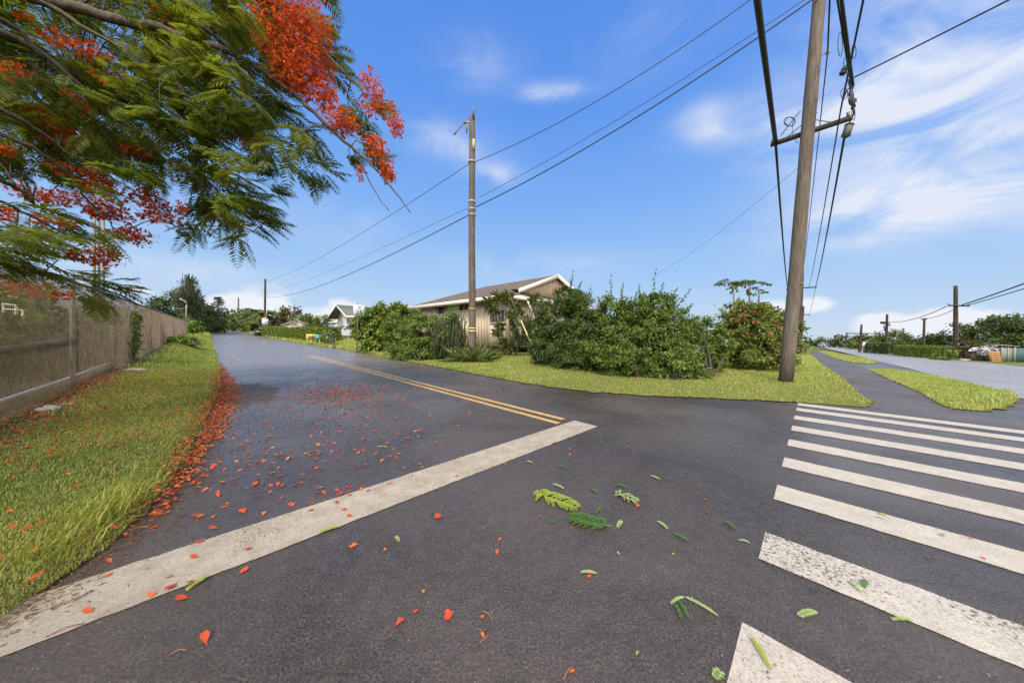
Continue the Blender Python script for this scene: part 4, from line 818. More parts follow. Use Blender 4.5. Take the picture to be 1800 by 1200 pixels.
c = at(22, 560, 9.5); pf = empty('pipe_frame', Vector((c.x, 9.5, .1)), 'pale yellow welded pipe frame standing behind the fence', 'frame'); b = MB(); Pm = mat('pale_yellow_pipe', (.42, .39, .26), .6)
def q_(px, py): return at(px, py, 9.5)
for path in ([q_(6, 640), q_(6, 533)], [q_(28, 640), q_(28, 536)], [q_(4, 534), q_(30, 537)], [q_(4, 543), q_(40, 545)], [q_(40, 640), q_(40, 545)], [q_(4, 600), q_(40, 600)]): b.tube(path, .03, 6)
b.build('frame', Pm, pf)
Y = 26.0; mb_ = Vector((at(174, 500, Y).x, Y, float(GZ(at(174, 500, Y).x, Y)))); mast = empty('three_legged_mast', mb_, 'slender mast of three thin weathered poles rising behind the fence and blossom', 'mast'); Mm = woodpole('mast_pole', (.16,.12,.09), (.34,.28,.22))
for (px, yy) in ((166, Y), (174, Y+.4), (182, Y)):
    b = MB(); p1 = at(px, 345, yy); p0 = at(px, 590, yy); b.tube([p0, p1], .085, 8); b.build('pole', Mm, mast)
for py in (400, 470, 540): b = MB(); b.tube([at(165, py, Y), at(183, py, Y)], .03, 5); b.tube([at(165, py, Y), at(174, py, Y+.4), at(183, py, Y)], .03, 5); b.build('crossbar', Mm, mast)
# stones at the fence foot
def stone(name, label, c, sx, sy, sz, rz):
    b = MB(); nu, nv = 14, 9; V = []; Mr = Matrix.Rotation(rz, 3, 'Z')
    for i in range(nv):
        a = math.pi*i/(nv-1)
        for j in range(nu):
            g = 2*math.pi*j/nu; w = 1+.10*math.sin(3*g+a*2)+.07*math.cos(5*a+2*g); p = Mr @ Vector((sx*math.sin(a)*math.cos(g)*w, sy*math.sin(a)*math.sin(g)*w, sz*(math.cos(a)*w+.55))); V.append(tuple(c+p))
    i = np.arange(nv-1)[:, None]*nu; j = np.arange(nu)[None]; b.add(V, np.stack([i+j, i+nu+j, i+nu+(j+1) % nu, i+(j+1) % nu], -1).reshape(-1, 4)); o = b.build(name, noisy('stone', (.26,.24,.21), (.48,.45,.41), 9, .85, .2, .5), smooth=True); tag(o, label, 'stone')
stone('stone', 'smooth grey stone in red petals at the foot of the fence', P(86, 722), .12, .09, .055, .7)
stone('stone', 'flat brown stone at the fence foot beyond the grey stone', P(123, 712), .09, .07, .03, .2)
stone('stone', 'pale flat stone on the verge farther along the fence', P(236, 652), .22, .14, .05, .9)
# ------------------------------------------------------------------ beige house
M_SIDE = noisy('beige_siding', (.74,.575,.42), (.82,.655,.49), 3.0, .75, .25, 0, (1,1,.4))
t = NT(M_SIDE); 
M_SHING = noisy('shingles', (.105,.08,.062), (.215,.17,.138), 26, .9, .15, .5, (1,1,1))
M_TRIM = noisy('cream_trim', (.66,.60,.50), (.78,.72,.61), 3, .6, .3, 0); M_TRIMD = noisy('soffit', (.28,.22,.17), (.36,.29,.23), 3, .8, .2, 0)
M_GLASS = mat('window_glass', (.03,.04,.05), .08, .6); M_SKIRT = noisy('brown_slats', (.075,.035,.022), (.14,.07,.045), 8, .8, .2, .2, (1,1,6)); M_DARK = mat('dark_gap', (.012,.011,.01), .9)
hb = W(13.1, 12.7, .28); house = empty('house', hb, 'beige board sided house with brown shingle roof behind the near pole', 'house')
S0, S1, T0, T1, ZB, ZT = 13.1, 24.3, 12.7, 22.1, .72, 3.62
def wbox(b, s0, s1, t0, t1, z0, z1, mi=0): return b.box((s0, t0, z0), (s1, t1, z1), mi, fr=lambda a, q, r: W(a, q, r))
b = MB()
# vertical boards with shadow grooves: each board is a slightly proud strip
def boards(b, s0, s1, t0, t1, z0, z1, w=.305, g=.004, holes=(), face='t'):
    n = int(round(((s1-s0) if face == 't' else (t1-t0))/w))
    for i in range(n):
        if face == 't':
            a0, a1 = s0+(s1-s0)*i/n+g/2, s0+(s1-s0)*(i+1)/n-g/2; segs = [(z0, z1)]
            for h0, h1, hz0, hz1 in holes:
                if a1 > h0 and a0 < h1: segs = [x for q in segs for x in ((q[0], min(q[1], hz0)), (max(q[0], hz1), q[1])) if x[1]-x[0] > .01]
            for q in segs: wbox(b, a0, a1, t0, t1, *q)
        else:
            a0, a1 = t0+(t1-t0)*i/n+g/2, t0+(t1-t0)*(i+1)/n-g/2; wbox(b, s0, s1, a0, a1, z0, z1)
def s_at(px, t_): u = ray(px, 590); k = t_/(.71*u.x+.704*u.y); return -.704*u.x*k+.71*u.y*k
def z_at(px, py, t_): u = ray(px, py); k = t_/(.71*u.x+.704*u.y); return CAMH+u.z*k
wn0 = (s_at(886, T0), s_at(863, T0), z_at(875, 566, T0), z_at(875, 546, T0)); wn1_ = (s_at(824, T0), s_at(806, T0), z_at(818, 545, T0), z_at(818, 534, T0)); wn2_ = (s_at(781, T0), s_at(770, T0), z_at(775, 551, T0), z_at(775, 540, T0))
wbox(b, S0+.03, S1, T0+.03, T1-.03, ZB, ZT, 1)
boards(b, S0, S1, T0, T0+.03, ZB, ZT, holes=(wn0, wn1_, wn2_)); boards(b, S0, S0+.03, T0+.03, T1, ZB, ZT, face='s'); b.build('wall', [M_SIDE, M_TRIMD], house)
for (a0, a1, z0, z1), two in ((wn0, True), (wn1_, True), (wn2_, False)):
    b = MB(); f = .06; tq0, tq1 = T0-.03, T0+.028
    for x in ((a0-f, a1+f, z0-f, z0), (a0-f, a1+f, z1, z1+f), (a0-f, a0, z0, z1), (a1, a1+f, z0, z1)): wbox(b, x[0], x[1], tq0, tq1, x[2], x[3])
    if two: m_ = (a0+a1)/2; wbox(b, m_-.025, m_+.025, tq0+.01, tq1, z0, z1)
    wbox(b, a0-f-.05, a1+f+.05, tq0-.05, tq0-.002, z0-f-.04, z0-f+.01)
    wf = b.build('window', M_TRIM, house); b = MB(); wbox(b, a0, a1, T0+.012, T0+.022, z0, z1); pn = b.build('pane', M_GLASS, wf); pn.location = (0, 0, 0)
    if two:
        b = MB()
        for k in range(4): wbox(b, a0+.02+.09*k, a0+.07+.09*k, T0+.004, T0+.009, z0+.02, z1-.02)
        b.build('curtain', mat('curtain', (.16, .19, .26), .9), wf)
b = MB()
for z0 in (.40, .50, .60): wbox(b, S0+.02, S1-.02, T0+.02, T0+.05, z0, z0+.065)
for s in np.arange(S0+.1, S1, 1.2): wbox(b, s, s+.09, T0+.052, T0+.14, .1, .70)
for s in np.arange(S0+.02, S1, 3.7): wbox(b, s, s+.07, T0-.005, T0+.018, .15, .70)
wbox(b, S0, S1, T0-.01, T0+.04, .675, .715); b.build('slatted_skirting', M_SKIRT, house)
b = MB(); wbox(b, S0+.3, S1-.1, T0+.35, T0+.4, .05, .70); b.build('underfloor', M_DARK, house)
# roof
def rf(t_): return 3.74+.382*min(t_-11.9, 22.9-t_)
E0, E1 = 12.3, 25.2; b = MB()
def face(*pts): b.poly([W(*p) for p in pts])
for th in (0, -.09):
    A = lambda s, t_, dz=0: (s, t_, rf(t_)+th+dz)
    face(A(E0,11.9), A(E1,11.9), A(24.0,13.5), A(13.9,13.5)); face(A(13.0,13.5), A(24.0,13.5), A(21.0,17.4), A(13.0,17.4))
    face(A(E0,22.9), A(E1,22.9), A(24.0,21.3), A(13.9,21.3)); face(A(13.0,21.3), A(24.0,21.3), A(21.0,17.4), A(13.0,17.4))
    face(A(E1,11.9), A(E1,22.9), A(24.0,21.3), A(24.0,13.5)); face(A(24.0,13.5), A(24.0,21.3), A(21.0,17.4))
    face(A(E0,11.9), A(E0,22.9), A(13.9,21.3), A(13.9,13.5))
b.build('roof', M_SHING, house)
b = MB()
for q in np.arange(12.2, 17.3, .26):         # shingle courses on the street side: thin lapped strips
    z = rf(q)+.006; a0 = 12.3+(q-11.9)*1.0 if q < 13.5 else 13.0; a1 = E1-(q-11.9)*.76
    b.add([W(a0+.02, q, z), W(a1, q, z), W(a1, q+.24, z+.382*.24-.005), W(a0+.02+(.24 if q < 13.4 else 0), q+.24, z+.382*.24-.005)], [(0, 1, 2, 3)])
b.build('shingle_courses', M_SHING, house)
b = MB()
wbox(b, E0-.02, E1+.02, 11.84, 11.90, 3.52, 3.76); wbox(b, E0-.06, E0, 11.84, 22.96, 3.52, 3.76); wbox(b, E1, E1+.06, 11.84, 22.96, 3.52, 3.76); wbox(b, E0, E1, 22.9, 22.96, 3.52, 3.76); b.build('fascia', M_TRIM, house)
b = MB(); wbox(b, E0+.02, E1-.02, 11.92, 22.88, 3.58, 3.617); b.build('soffit', M_TRIMD, house)
b = MB()
for a, c in (((13.35), (17.4)), ((21.45), (17.4))):
    za, zc = rf(a), rf(c); b.hexa([W(12.94, a, za-.26), W(12.99, a, za-.26), W(12.99, c, zc-.26), W(12.94, c, zc-.26), W(12.94, a, za+.03), W(12.99, a, za+.03), W(12.99, c, zc+.03), W(12.94, c, zc+.03)])
b.build('barge_board', M_TRIM, house)
b = MB(); n = 26
for i in range(n):
    a0, a1 = 13.7+7.4*i/n+.01, 13.7+7.4*(i+1)/n-.01; b.hexa([W(13.22, a0, 4.16), W(13.26, a0, 4.16), W(13.26, a1, 4.16), W(13.22, a1, 4.16), W(13.22, a0, max(4.2, rf(a0)-.1)), W(13.26, a0, max(4.2, rf(a0)-.1)), W(13.26, a1, max(4.2, rf(a1)-.1)), W(13.22, a1, max(4.2, rf(a1)-.1))])
b.build('gable_panel', noisy('gable_board', (.54,.39,.25), (.66,.49,.33), 4, .8, .2, 0, (1,1,.3)), house)
# white prop at the house corner
pb = onland(941, 17.4); b = MB(); pr = empty('white_downpipe', pb, 'white slanting pipe under the eave at the right corner of the beige house', 'pipe'); b.tube([at(927, 528, 17.4), at(934, 545, 17.3), at(941, 566, 17.2), at(944, 600, 17.1)], .045, 7); b.build('pipe', M_TRIM, pr); b = MB(); b.tube([at(931, 537, 17.36), at(931.6, 539, 17.35)], .06, 7); b.build('bracket', M_TRIMD, pr)

# ------------------------------------------------------------------ gabled house farther up the street
def wallpt(s, t_, z): return W(s, t_, z)
g0 = .85; fh = empty('gabled_house', W(50.4, 12.5, g0), 'cream gabled house with grey green roof and shuttered window up the street', 'house')
M_CREAM = noisy('cream_board', (.52,.45,.36), (.62,.54,.45), 3, .8, .2, 0); M_GRN = noisy('grey_green_roof', (.10,.115,.10), (.155,.17,.15), 14, .9, .15, .3)
b = MB(); sA, sB = 47.2, 54.0; ez = 3.95; pk = 5.25; sm = (sA+sB)/2
wbox(b, sA, sB, 12.5, 25, g0-.3, ez); b.hexa([W(sA, 12.5, ez), W(sm, 12.5, ez), W(sm, 12.6, ez), W(sA, 12.6, ez), W(sA+.02, 12.5, ez+.02), W(sm, 12.5, pk-.1), W(sm, 12.6, pk-.1), W(sA+.02, 12.6, ez+.02)]); b.hexa([W(sm, 12.5, ez), W(sB, 12.5, ez), W(sB, 12.6, ez), W(sm, 12.6, ez), W(sm, 12.5, pk-.1), W(sB-.02, 12.5, ez+.02), W(sB-.02, 12.6, ez+.02), W(sm, 12.6, pk-.1)])
b.build('wall', M_CREAM, fh)
b = MB(); k = (pk-ez)/(sm-sA); 
for sg, se in ((-1, sA-1.0), (1, sB+1.0)):
    ze = pk-k*abs(se-sm); b.hexa([W(se, 11.4, ze-.08), W(sm, 11.4, pk-.08), W(sm, 26, pk-.08), W(se, 26, ze-.08), W(se, 11.4, ze+.06), W(sm, 11.4, pk+.06), W(sm, 26, pk+.06), W(se, 26, ze+.06)])
b.build('roof', M_GRN, fh)
b = MB()
for se in (sA-1.05, sB+1.05):
    ze = pk-k*abs(se-sm); b.hexa([W(se, 11.34, ze-.14), W(sm, 11.34, pk-.14), W(sm, 11.39, pk-.14), W(se, 11.39, ze-.14), W(se, 11.34, ze+.09), W(sm, 11.34, pk+.09), W(sm, 11.39, pk+.09), W(se, 11.39, ze+.09)])
ze = pk-k*abs(sA-1.0-sm); wbox(b, sA-1.08, sA-1.01, 11.4, 26, ze-.14, ze+.08); b.build('barge_board', M_TRIM, fh)
b = MB(); wbox(b, 49.4, 51.6, 12.44, 12.49, 1.75, 3.35); wf = b.build('window', mat('pale_blind', (.42, .50, .50), .5), fh)
b = MB(); wbox(b, 48.75, 49.35, 12.42, 12.49, 1.7, 3.4); b.build('shutter', mat('grey_shutter', (.22, .19, .18), .8), wf); b = MB(); wbox(b, 51.65, 52.25, 12.42, 12.49, 1.7, 3.4); b.build('shutter', mat('grey_shutter', (.22, .19, .18), .8), wf)
b = MB(); wbox(b, 48.6, 52.4, 12.40, 12.49, 1.55, 1.66); b.build('sill', noisy('brick_sill', (.25,.13,.09), (.34,.2,.15), 9), fh)
b = MB(); wbox(b, 47.1, 47.19, 17.0, 19.5, 1.0, 3.1); b.build('door', mat('dark_doorway', (.03, .022, .018), .7), fh); b = MB(); wbox(b, 47.08, 47.19, 13.9, 16.9, 1.0, 3.6); b.build('porch_panel', noisy('tan_panel', (.42,.33,.2), (.5,.4,.25), 3), fh)
cb = W(57.5, 14.5, .9); cpt = empty('carport', cb, 'low flat roofed carport on the left side of the cream gabled house', 'carport'); b = MB(); wbox(b, 54.3, 61.5, 13.0, 20, 3.0, 3.22); b.build('roof', M_TRIM, cpt); b = MB(); wbox(b, 54.2, 58.5, 15.5, 15.7, .8, 2.98); b.build('wall', noisy('pinkish_block', (.42,.34,.29), (.5,.41,.36), 3), cpt)
b = MB()
for s in (55, 61): b.tube([W(s, 13.2, .8), W(s, 13.2, 2.98)], .06, 6)
b.build('post', M_TRIM, cpt)
# smaller buildings farther off, each in a frame of its own (across, away, up)
def frame(px, Y):
    o = onland(px, Y); v = Vector((o.x, o.y, 0)).normalized(); ex = Vector((v.y, -v.x, 0)); return o, (lambda a, q, r: o+ex*a+v*q+UZ*r), Y/F/v.y
def small_house(name, label, cat, px, Y, wpx, eave_py, top_py, depth, mw, mr, hip=True, door=None):
    o, fr, k = frame(px, Y); w = wpx*k*math.cos(math.atan2(abs(o.x), o.y)); r = empty(name, o, label, cat); z0 = at(px, eave_py, Y).z-o.z; z1 = at(px, top_py, Y).z-o.z; h = w/2
    b = MB(); b.box((-h, .3, -.2), (h, depth, z0), fr=fr)
    if not hip: b.hexa([fr(-h, .3, z0+.01), fr(0, .3, z0+.01), fr(0, .4, z0+.01), fr(-h, .4, z0+.01), fr(-h+.02, .3, z0+.03), fr(0, .3, z1-.05), fr(0, .4, z1-.05), fr(-h+.02, .4, z0+.03)]); b.hexa([fr(0, .3, z0+.01), fr(h, .3, z0+.01), fr(h, .4, z0+.01), fr(0, .4, z0+.01), fr(0, .3, z1-.05), fr(h-.02, .3, z0+.03), fr(h-.02, .4, z0+.03), fr(0, .4, z1-.05)])
    b.build('wall', mw, r); b = MB(); e = h+.35
    if hip: b.hexa([fr(-e, 0, z0+.02), fr(e, 0, z0+.02), fr(e, depth+.3, z0+.02), fr(-e, depth+.3, z0+.02), fr(-e*.55, depth*.42, z1), fr(e*.55, depth*.42, z1), fr(e*.55, depth*.55, z1), fr(-e*.55, depth*.55, z1)])
    else:
        for x0, x1, za, zb in ((-e, 0, z0-.08, z1), (0, e, z1, z0-.08)): b.hexa([fr(x0, 0, za), fr(x1, 0, zb), fr(x1, depth, zb), fr(x0, depth, za), fr(x0, 0, za+.1), fr(x1, 0, zb+.1), fr(x1, depth, zb+.1), fr(x0, depth, za+.1)])
    b.build('roof', mr, r)
    if door:
        x0, x1, zt = door; b = MB(); b.box((x0*h, .25, 0), (x1*h, .29, zt*z0), fr=fr)
        for q in range(6): b.box((x0*h, .235, .25+q*.3), (x1*h, .249, .28+q*.3), fr=fr)
        b.build('roller_door', mat('grey_door', (.22, .20, .20), .6), r)
    else:
        b = MB()
        for x in (-.55, .1, .55): b.box((x*h-.45, .27, z0*.42), (x*h+.45, .299, z0*.82), fr=fr)
        b.build('window', mat('dark_window', (.05, .055, .06), .2), r)
    return r
small_house('pale_shed', 'small pale gabled shed with a grey roller door behind the clipped hedge', 'shed', 521, 56, 38, 572, 563, 6, noisy('pale_block', (.50,.43,.39), (.60,.53,.48), 2, .85), noisy('pale_roof', (.46,.43,.42), (.56,.52,.5), 3), False, (-.4, .5, .93))
small_house('low_house', 'low white roofed house glimpsed behind the notice board and hedge', 'house', 468, 90, 40, 572, 566.5, 8, M_CREAM, noisy('white_roof', (.6,.6,.62), (.75,.75,.76), 3))
small_house('grey_roofed_house', 'grey roofed house half hidden by trees across the highway', 'house', 1536, 58, 26, 607, 601, 7, M_CREAM, noisy('grey_roof', (.36,.37,.40), (.46,.47,.5), 3))
for q in (fh, cpt): q.location = Vector(q.location)+W(-4.0, .4)

# ------------------------------------------------------------------ vehicles
M_CARW = mat('white_car_paint', (.66,.66,.67), .25, .5); M_TYRE = mat('tyre', (.02,.02,.02), .8); M_CHROME = mat('chrome', (.45,.45,.47), .25, .5, .9); M_GLS = mat('car_glass', (.05,.07,.08), .08, .6); M_BLK = mat('black_trim', (.02,.02,.022), .5)
def car(name, label, cat, base, ang, prof, cab, L, Wd, m, pickup):
    root = empty(name, base, label, cat); fx = Vector((math.cos(ang), math.sin(ang), 0)); fy = Vector((-fx.y, fx.x, 0)); o = Vector(base)
    fr = lambda a, q, r: o+fx*a+fy*q+UZ*r
    def loft(b, pr, w0, w1, taper):
        n = len(pr); z0 = min(p[1] for p in pr); z1 = max(p[1] for p in pr); Lf = []; Rt = []
        for x, z in pr: w = w0+(w1-w0)*(z-z0)/(z1-z0); Lf.append(fr(x, w/2, z)); Rt.append(fr(x, -w/2, z))
        b.poly(Lf); b.poly(Rt[::-1])
        for i in range(n): j = (i+1) % n; b.poly([Lf[i], Rt[i], Rt[j], Lf[j]])
    b = MB(); loft(b, prof, Wd, Wd*.96, 0); b.build('body', m, root)
    b = MB(); loft(b, cab, Wd*.94, Wd*.76, 0); b.build('cab', m, root)
    (xa, za), (xb, zb), (xc, zc), (xd, zd) = cab; b = MB()     # rear base, rear top, front top, front base
    e = .02; b.add([fr(xd*.93+xc*.07+e, Wd*.42, zd*.93+zc*.07+.01), fr(xd*.93+xc*.07+e, -Wd*.42, zd*.93+zc*.07+.01), fr(xc*.88+xd*.12+e, -Wd*.36, zc*.88+zd*.12+.01), fr(xc*.88+xd*.12+e, Wd*.36, zc*.88+zd*.12+.01)], [(0, 1, 2, 3)]); b.build('windscreen', M_GLS, root)
    for sg in (1, -1):
        w = lambda z: Wd*.94/2+(Wd*.76-Wd*.94)/2*(z-za)/(zb-za)+.012
        z0, z1 = za+.07, zb-.08; b = MB(); b.add([fr(xa+(xb-xa)*.2+.08, sg*w(z0), z0), fr(xd-(xd-xc)*.2-.06, sg*w(z0), z0), fr(xc-.04, sg*w(z1), z1), fr(xb+.06, sg*w(z1), z1)], [(0, 1, 2, 3)]); b.build('side_window', M_GLS, root)
        b = MB(); b.box((xd-.25, sg*(Wd/2+.05)-.06, za+.02), (xd-.15, sg*(Wd/2+.05)+.06, za+.2), fr=fr); b.build('mirror', M_BLK, root)
        b = MB(); b.box((L/2-.10, sg*Wd*.36-.2, .72), (L/2+.012, sg*Wd*.36+.2, .88), fr=fr); b.build('headlight', mat('lamp_glass', (.6, .6, .58), .15), root)
        for x in (L*.31, -L*.30):
            c = fr(x, sg*(Wd/2-.10), .36); b = MB(); b.tube([c-fy*.12, c+fy*.12], .36, 18); wh = b.build('wheel', M_TYRE, root); b = MB(); b.tube([c-fy*.125, c+fy*.125], .2, 14); b.build('rim', M_CHROME, wh)
    b = MB(); b.box((L/2+.002, -Wd*.24, .62), (L/2+.03, Wd*.24, .86), fr=fr)
    for k in range(3): b.box((L/2+.031, -Wd*.24, .65+.07*k), (L/2+.04, Wd*.24, .67+.07*k), 1, fr=fr)
    b.build('grille', [M_BLK, M_CHROME], root); b = MB(); b.box((L/2+.0, -Wd*.48, .38), (L/2+.12, Wd*.48, .56), fr=fr); b.build('bumper', M_CHROME if pickup else m, root)
    b = MB(); b.box((L/2+.121, -.16, .42), (L/2+.128, .16, .52), fr=fr); b.build('number_plate', M_TRIM, root); return root
cbse = onland(613, 39); ang = math.atan2(-.704, -.71)+.12
car('pickup_truck', 'white pickup truck parked nose out in the driveway of the gabled house', 'pickup truck', cbse, ang, [(-2.6, .45), (-2.6, 1.0), (-.9, 1.02), (-.85, 1.08), (1.0, 1.08), (2.35, .98), (2.6, .86), (2.62, .40), (1.9, .36), (-1.9, .36)], [(-.85, 1.05), (-.7, 1.72), (.55, 1.72), (1.15, 1.06)], 5.2, 1.8, M_CARW, True)
cbse = onland(1449, 105); car('parked_car', 'white car parked far off by the right side of the highway', 'car', cbse, math.atan2(-.704, -.71)+.4, [(-2.2, .4), (-2.2, .95), (-1.2, 1.0), (1.0, .98), (2.1, .8), (2.2, .4)], [(-1.5, .95), (-1.0, 1.48), (.3, 1.48), (1.0, .96)], 4.4, 1.75, M_CARW, False)

# ------------------------------------------------------------------ signs, bins, boards
def text(body, c, ex, ey, size, m, parent, name='lettering'):
    cu = bpy.data.curves.new('t', 'FONT'); cu.body = body; cu.size = size; cu.align_x = 'CENTER'; cu.align_y = 'CENTER'; cu.extrude = .002; cu.offset = size*.012
    o = bpy.data.objects.new('t', cu); COL.objects.link(o); dg = bpy.context.evaluated_depsgraph_get(); me = bpy.data.meshes.new_from_object(o.evaluated_get(dg)); bpy.data.objects.remove(o)
    r = parent
    while r.parent: r = r.parent
    ez = ex.cross(ey); Mx = Matrix.Identity(4)
    for i in range(3): Mx[i][0] = ex[i]; Mx[i][1] = ey[i]; Mx[i][2] = ez[i]; Mx[i][3] = c[i]-r.location[i]
    me.transform(Mx); me.materials.clear(); me.materials.append(m); q = bpy.data.objects.new(name, me); COL.objects.link(q); q.parent = parent; return q
Y = 19.6; bse = onland(628, Y); bse.z = GZ(bse.x, bse.y); sgn = empty('speed_limit_sign', bse, 'white speed limit 25 sign on a thin post half hidden by the broadleaf bush', 'sign'); M_SGN = mat('sign_white', (.72,.74,.76), .4); M_INK = mat('sign_ink', (.02,.02,.025), .5)
b = MB(); b.tube([bse, at(628.5, 532, Y+.03)], .03, 6); b.build('post', noisy('sign_post', (.14,.11,.09), (.22,.18,.15), 8), sgn)
c = at(631, 545.5, Y-.02); view = Vector((c.x, c.y, 0)).normalized(); fdir = (-view+D1*-.35).normalized(); ex = Vector((0, 0, 1)).cross(fdir).normalized()
pl = plate('panel', None, None, c, ex, UZ, .64, .70, .012, M_SGN, sgn); n_ = ex.cross(UZ)*.010
text('SPEED', c+n_+UZ*.25, ex, UZ, .135, M_INK, pl); text('LIMIT', c+n_+UZ*.12, ex, UZ, .135, M_INK, pl); text('25', c+n_-UZ*.15, ex, UZ, .42, M_INK, pl)
def lawnsign(label, px, w, h, col, colin, frame, strip_, Y):
    bse = onland(px, Y); r = empty('lawn_sign', bse, label, 'sign', 'lawn signs by the clipped hedge'); c = bse+UZ*(.88); v = Vector((c.x, c.y, 0)).normalized(); ex = UZ.cross(-v).normalized(); n_ = ex.cross(UZ)
    for sg in ((0,) if frame else (-.0,)):
        b = MB(); b.tube([bse+ex*sg, bse+ex*sg+UZ*.6], .04, 5); b.build('stake', mat('stake_wood', (.42, .30, .12), .7), r)
    p = plate('panel', None, None, c, ex, UZ, w, h, .03, mat('sign_colour', col, .5), r)
    if frame: plate('inset', None, None, c+n_*.02, ex, UZ, w*.66, h*.5, .012, mat('sign_inset', colin, .5), p)
    for k in range(strip_): plate('line', None, None, c+n_*(.032 if frame else .02)+UZ*(h*.06-h*.2*k), ex, UZ, w*(.4 if frame else .62), h*.10, .008, mat('sign_line', (.55, .50, .2) if frame else (.62, .72, .74), .5), p)
lawnsign('yellow framed lawn sign, left of the teal one, before the clipped hedge', 547, .92, .60, (.72, .46, .10), (.16, .13, .04), True, 1, 33.0)
lawnsign('teal lawn sign, right of the yellow one, before the clipped hedge', 562, .84, .56, (.06, .30, .36), None, False, 1, 31.0)
# wheelie bin
bse = onland(453, 58); bn = empty('wheelie_bin', bse, 'dark wheelie bin with a yellow lid label standing at the street edge', 'bin'); k = bse.y/F; M_BIN = mat('bin_plastic', (.035,.04,.05), .5); w = 11*k; h = 10.5*k
v = Vector((bse.x, bse.y, 0)).normalized(); ex = UZ.cross(-v); ey = -v; fr = lambda a, q, r: bse+ex*a+ey*q+UZ*r
b = MB(); b.hexa([fr(-w*.40, -w*.4, .06), fr(w*.40, -w*.4, .06), fr(w*.40, w*.36, .06), fr(-w*.40, w*.36, .06), fr(-w*.5, -w*.5, h), fr(w*.5, -w*.5, h), fr(w*.5, w*.45, h), fr(-w*.5, w*.45, h)]); b.build('body', M_BIN, bn)
b = MB(); b.hexa([fr(-w*.53, -w*.55, h+.01), fr(w*.53, -w*.55, h+.01), fr(w*.53, w*.5, h+.01), fr(-w*.53, w*.5, h+.01), fr(-w*.48, -w*.5, h+.16), fr(w*.48, -w*.5, h+.16), fr(w*.5, w*.45, h+.09), fr(-w*.5, w*.45, h+.09)]); b.build('lid', M_BIN, bn)
for sg in (-1, 1): b = MB(); b.tube([fr(sg*w*.36, -w*.42, .13), fr(sg*w*.46, -w*.42, .13)], .13, 10); b.build('wheel', M_TYRE, bn)
b = MB(); b.hexa([fr(-w*.15, w*.43, h*.62), fr(w*.4, w*.44, h*.62), fr(w*.4, w*.46, h*.62), fr(-w*.15, w*.45, h*.62), fr(-w*.15, w*.46, h*.8), fr(w*.4, w*.46, h*.8), fr(w*.4, w*.49, h*.8), fr(-w*.15, w*.49, h*.8)]); b.build('label_patch', mat('bin_label', (.55, .38, .08), .5), bn)
bse = onland(458, 62); cbn = empty('teal_cabinet', bse, 'tall teal utility cabinet behind the wheelie bin', 'cabinet'); k = bse.y/F; w = 11*k; h = 14*k; b = MB(); b.box((bse.x-w/2, bse.y, bse.z), (bse.x+w/2, bse.y+w, bse.z+h)); b.build('body', mat('teal_paint', (.06, .12, .13), .6), cbn); b = MB(); b.box((bse.x-w*.55, bse.y-.08, bse.z+h), (bse.x+w*.55, bse.y+w+.08, bse.z+h+.1)); b.build('cap', mat('teal_cap', (.09, .16, .17), .6), cbn)
# stall across the highway: pallets, a heap of white bags, fence panels
Yk = 25.5
def gq(px): return onland(px, Yk)
for k_, (px, lab) in enumerate(((1749, 'orange wooden pallet standing on end, left of the pair across the highway'), (1758, 'orange wooden pallet standing on end, right of the pair across the highway'))):
    o = gq(px); r = empty('wooden_pallet', o, lab, 'pallet', 'pallets across the highway'); Mw = noisy('pallet_wood', (.36,.19,.07), (.5,.29,.12), 9)
    b = MB()
    for q in range(6): b.box((o.x-.2, o.y-.02+.02*q, o.z+.05+q*.14), (o.x+.2, o.y+.02*q, o.z+.15+q*.14))
    b.build('slats', Mw, r); b = MB()
    for dx in (-.17, 0, .17): b.hexa([(o.x+dx-.03, o.y+.003, o.z), (o.x+dx+.03, o.y+.003, o.z), (o.x+dx+.03, o.y+.09, o.z), (o.x+dx-.03, o.y+.09, o.z), (o.x+dx-.03, o.y+.11, o.z+.9), (o.x+dx+.03, o.y+.11, o.z+.9), (o.x+dx+.03, o.y+.2, o.z+.9), (o.x+dx-.03, o.y+.2, o.z+.9)])
    b.build('bearers', Mw, r)
o = gq(1768)+Vector((0, 1.2, 0)); r = empty('rubbish_heap', o, 'heap of white and coloured scraps piled above the pallets', 'heap'); C_, O_, _ = clumps([(o+UZ*.88, (.75, .35, .2)), (o+UZ*1.05+Vector((.4, 0, 0)), (.4, .3, .18))], 120); b = MB(); leafy(b, C_, O_, 8, .24, .08, .8); b.build('scraps', leafmat('scrap', [(.7,.7,.74), (.5,.52,.58), (.62,.6,.6), (.4,.2,.16)], .05), r); b = MB(); b.box((o.x-.6, o.y+.1, o.z), (o.x+1.0, o.y+.7, o.z+.75)); b.build('bench', noisy('bench_board', (.05,.04,.03), (.1,.08,.06), 6), r)
for px0, px1, col, lab in ((1764, 1786, (.17, .21, .17), 'grey green panel fence beside the orange pallets'), (1788, 1850, (.04, .10, .095), 'dark teal panel fence at the right edge across the highway')):
    a, c = gq(px0), gq(px1); r = empty('panel_fence', a, lab, 'fence', 'panel fences across the highway'); b = MB(); b.box((a.x, Yk+.1, a.z), (c.x, Yk+.14, a.z+1.22)); b.build('panel', mat('fence_panel', col, .7), r)
    for q in np.linspace(a.x, c.x, 3): b = MB(); b.tube([(q, Yk+.06, a.z), (q, Yk+.06, a.z+1.28)], .035, 6); b.build('post', noisy('fence_post', (.25,.23,.2), (.33,.31,.27), 9), r)
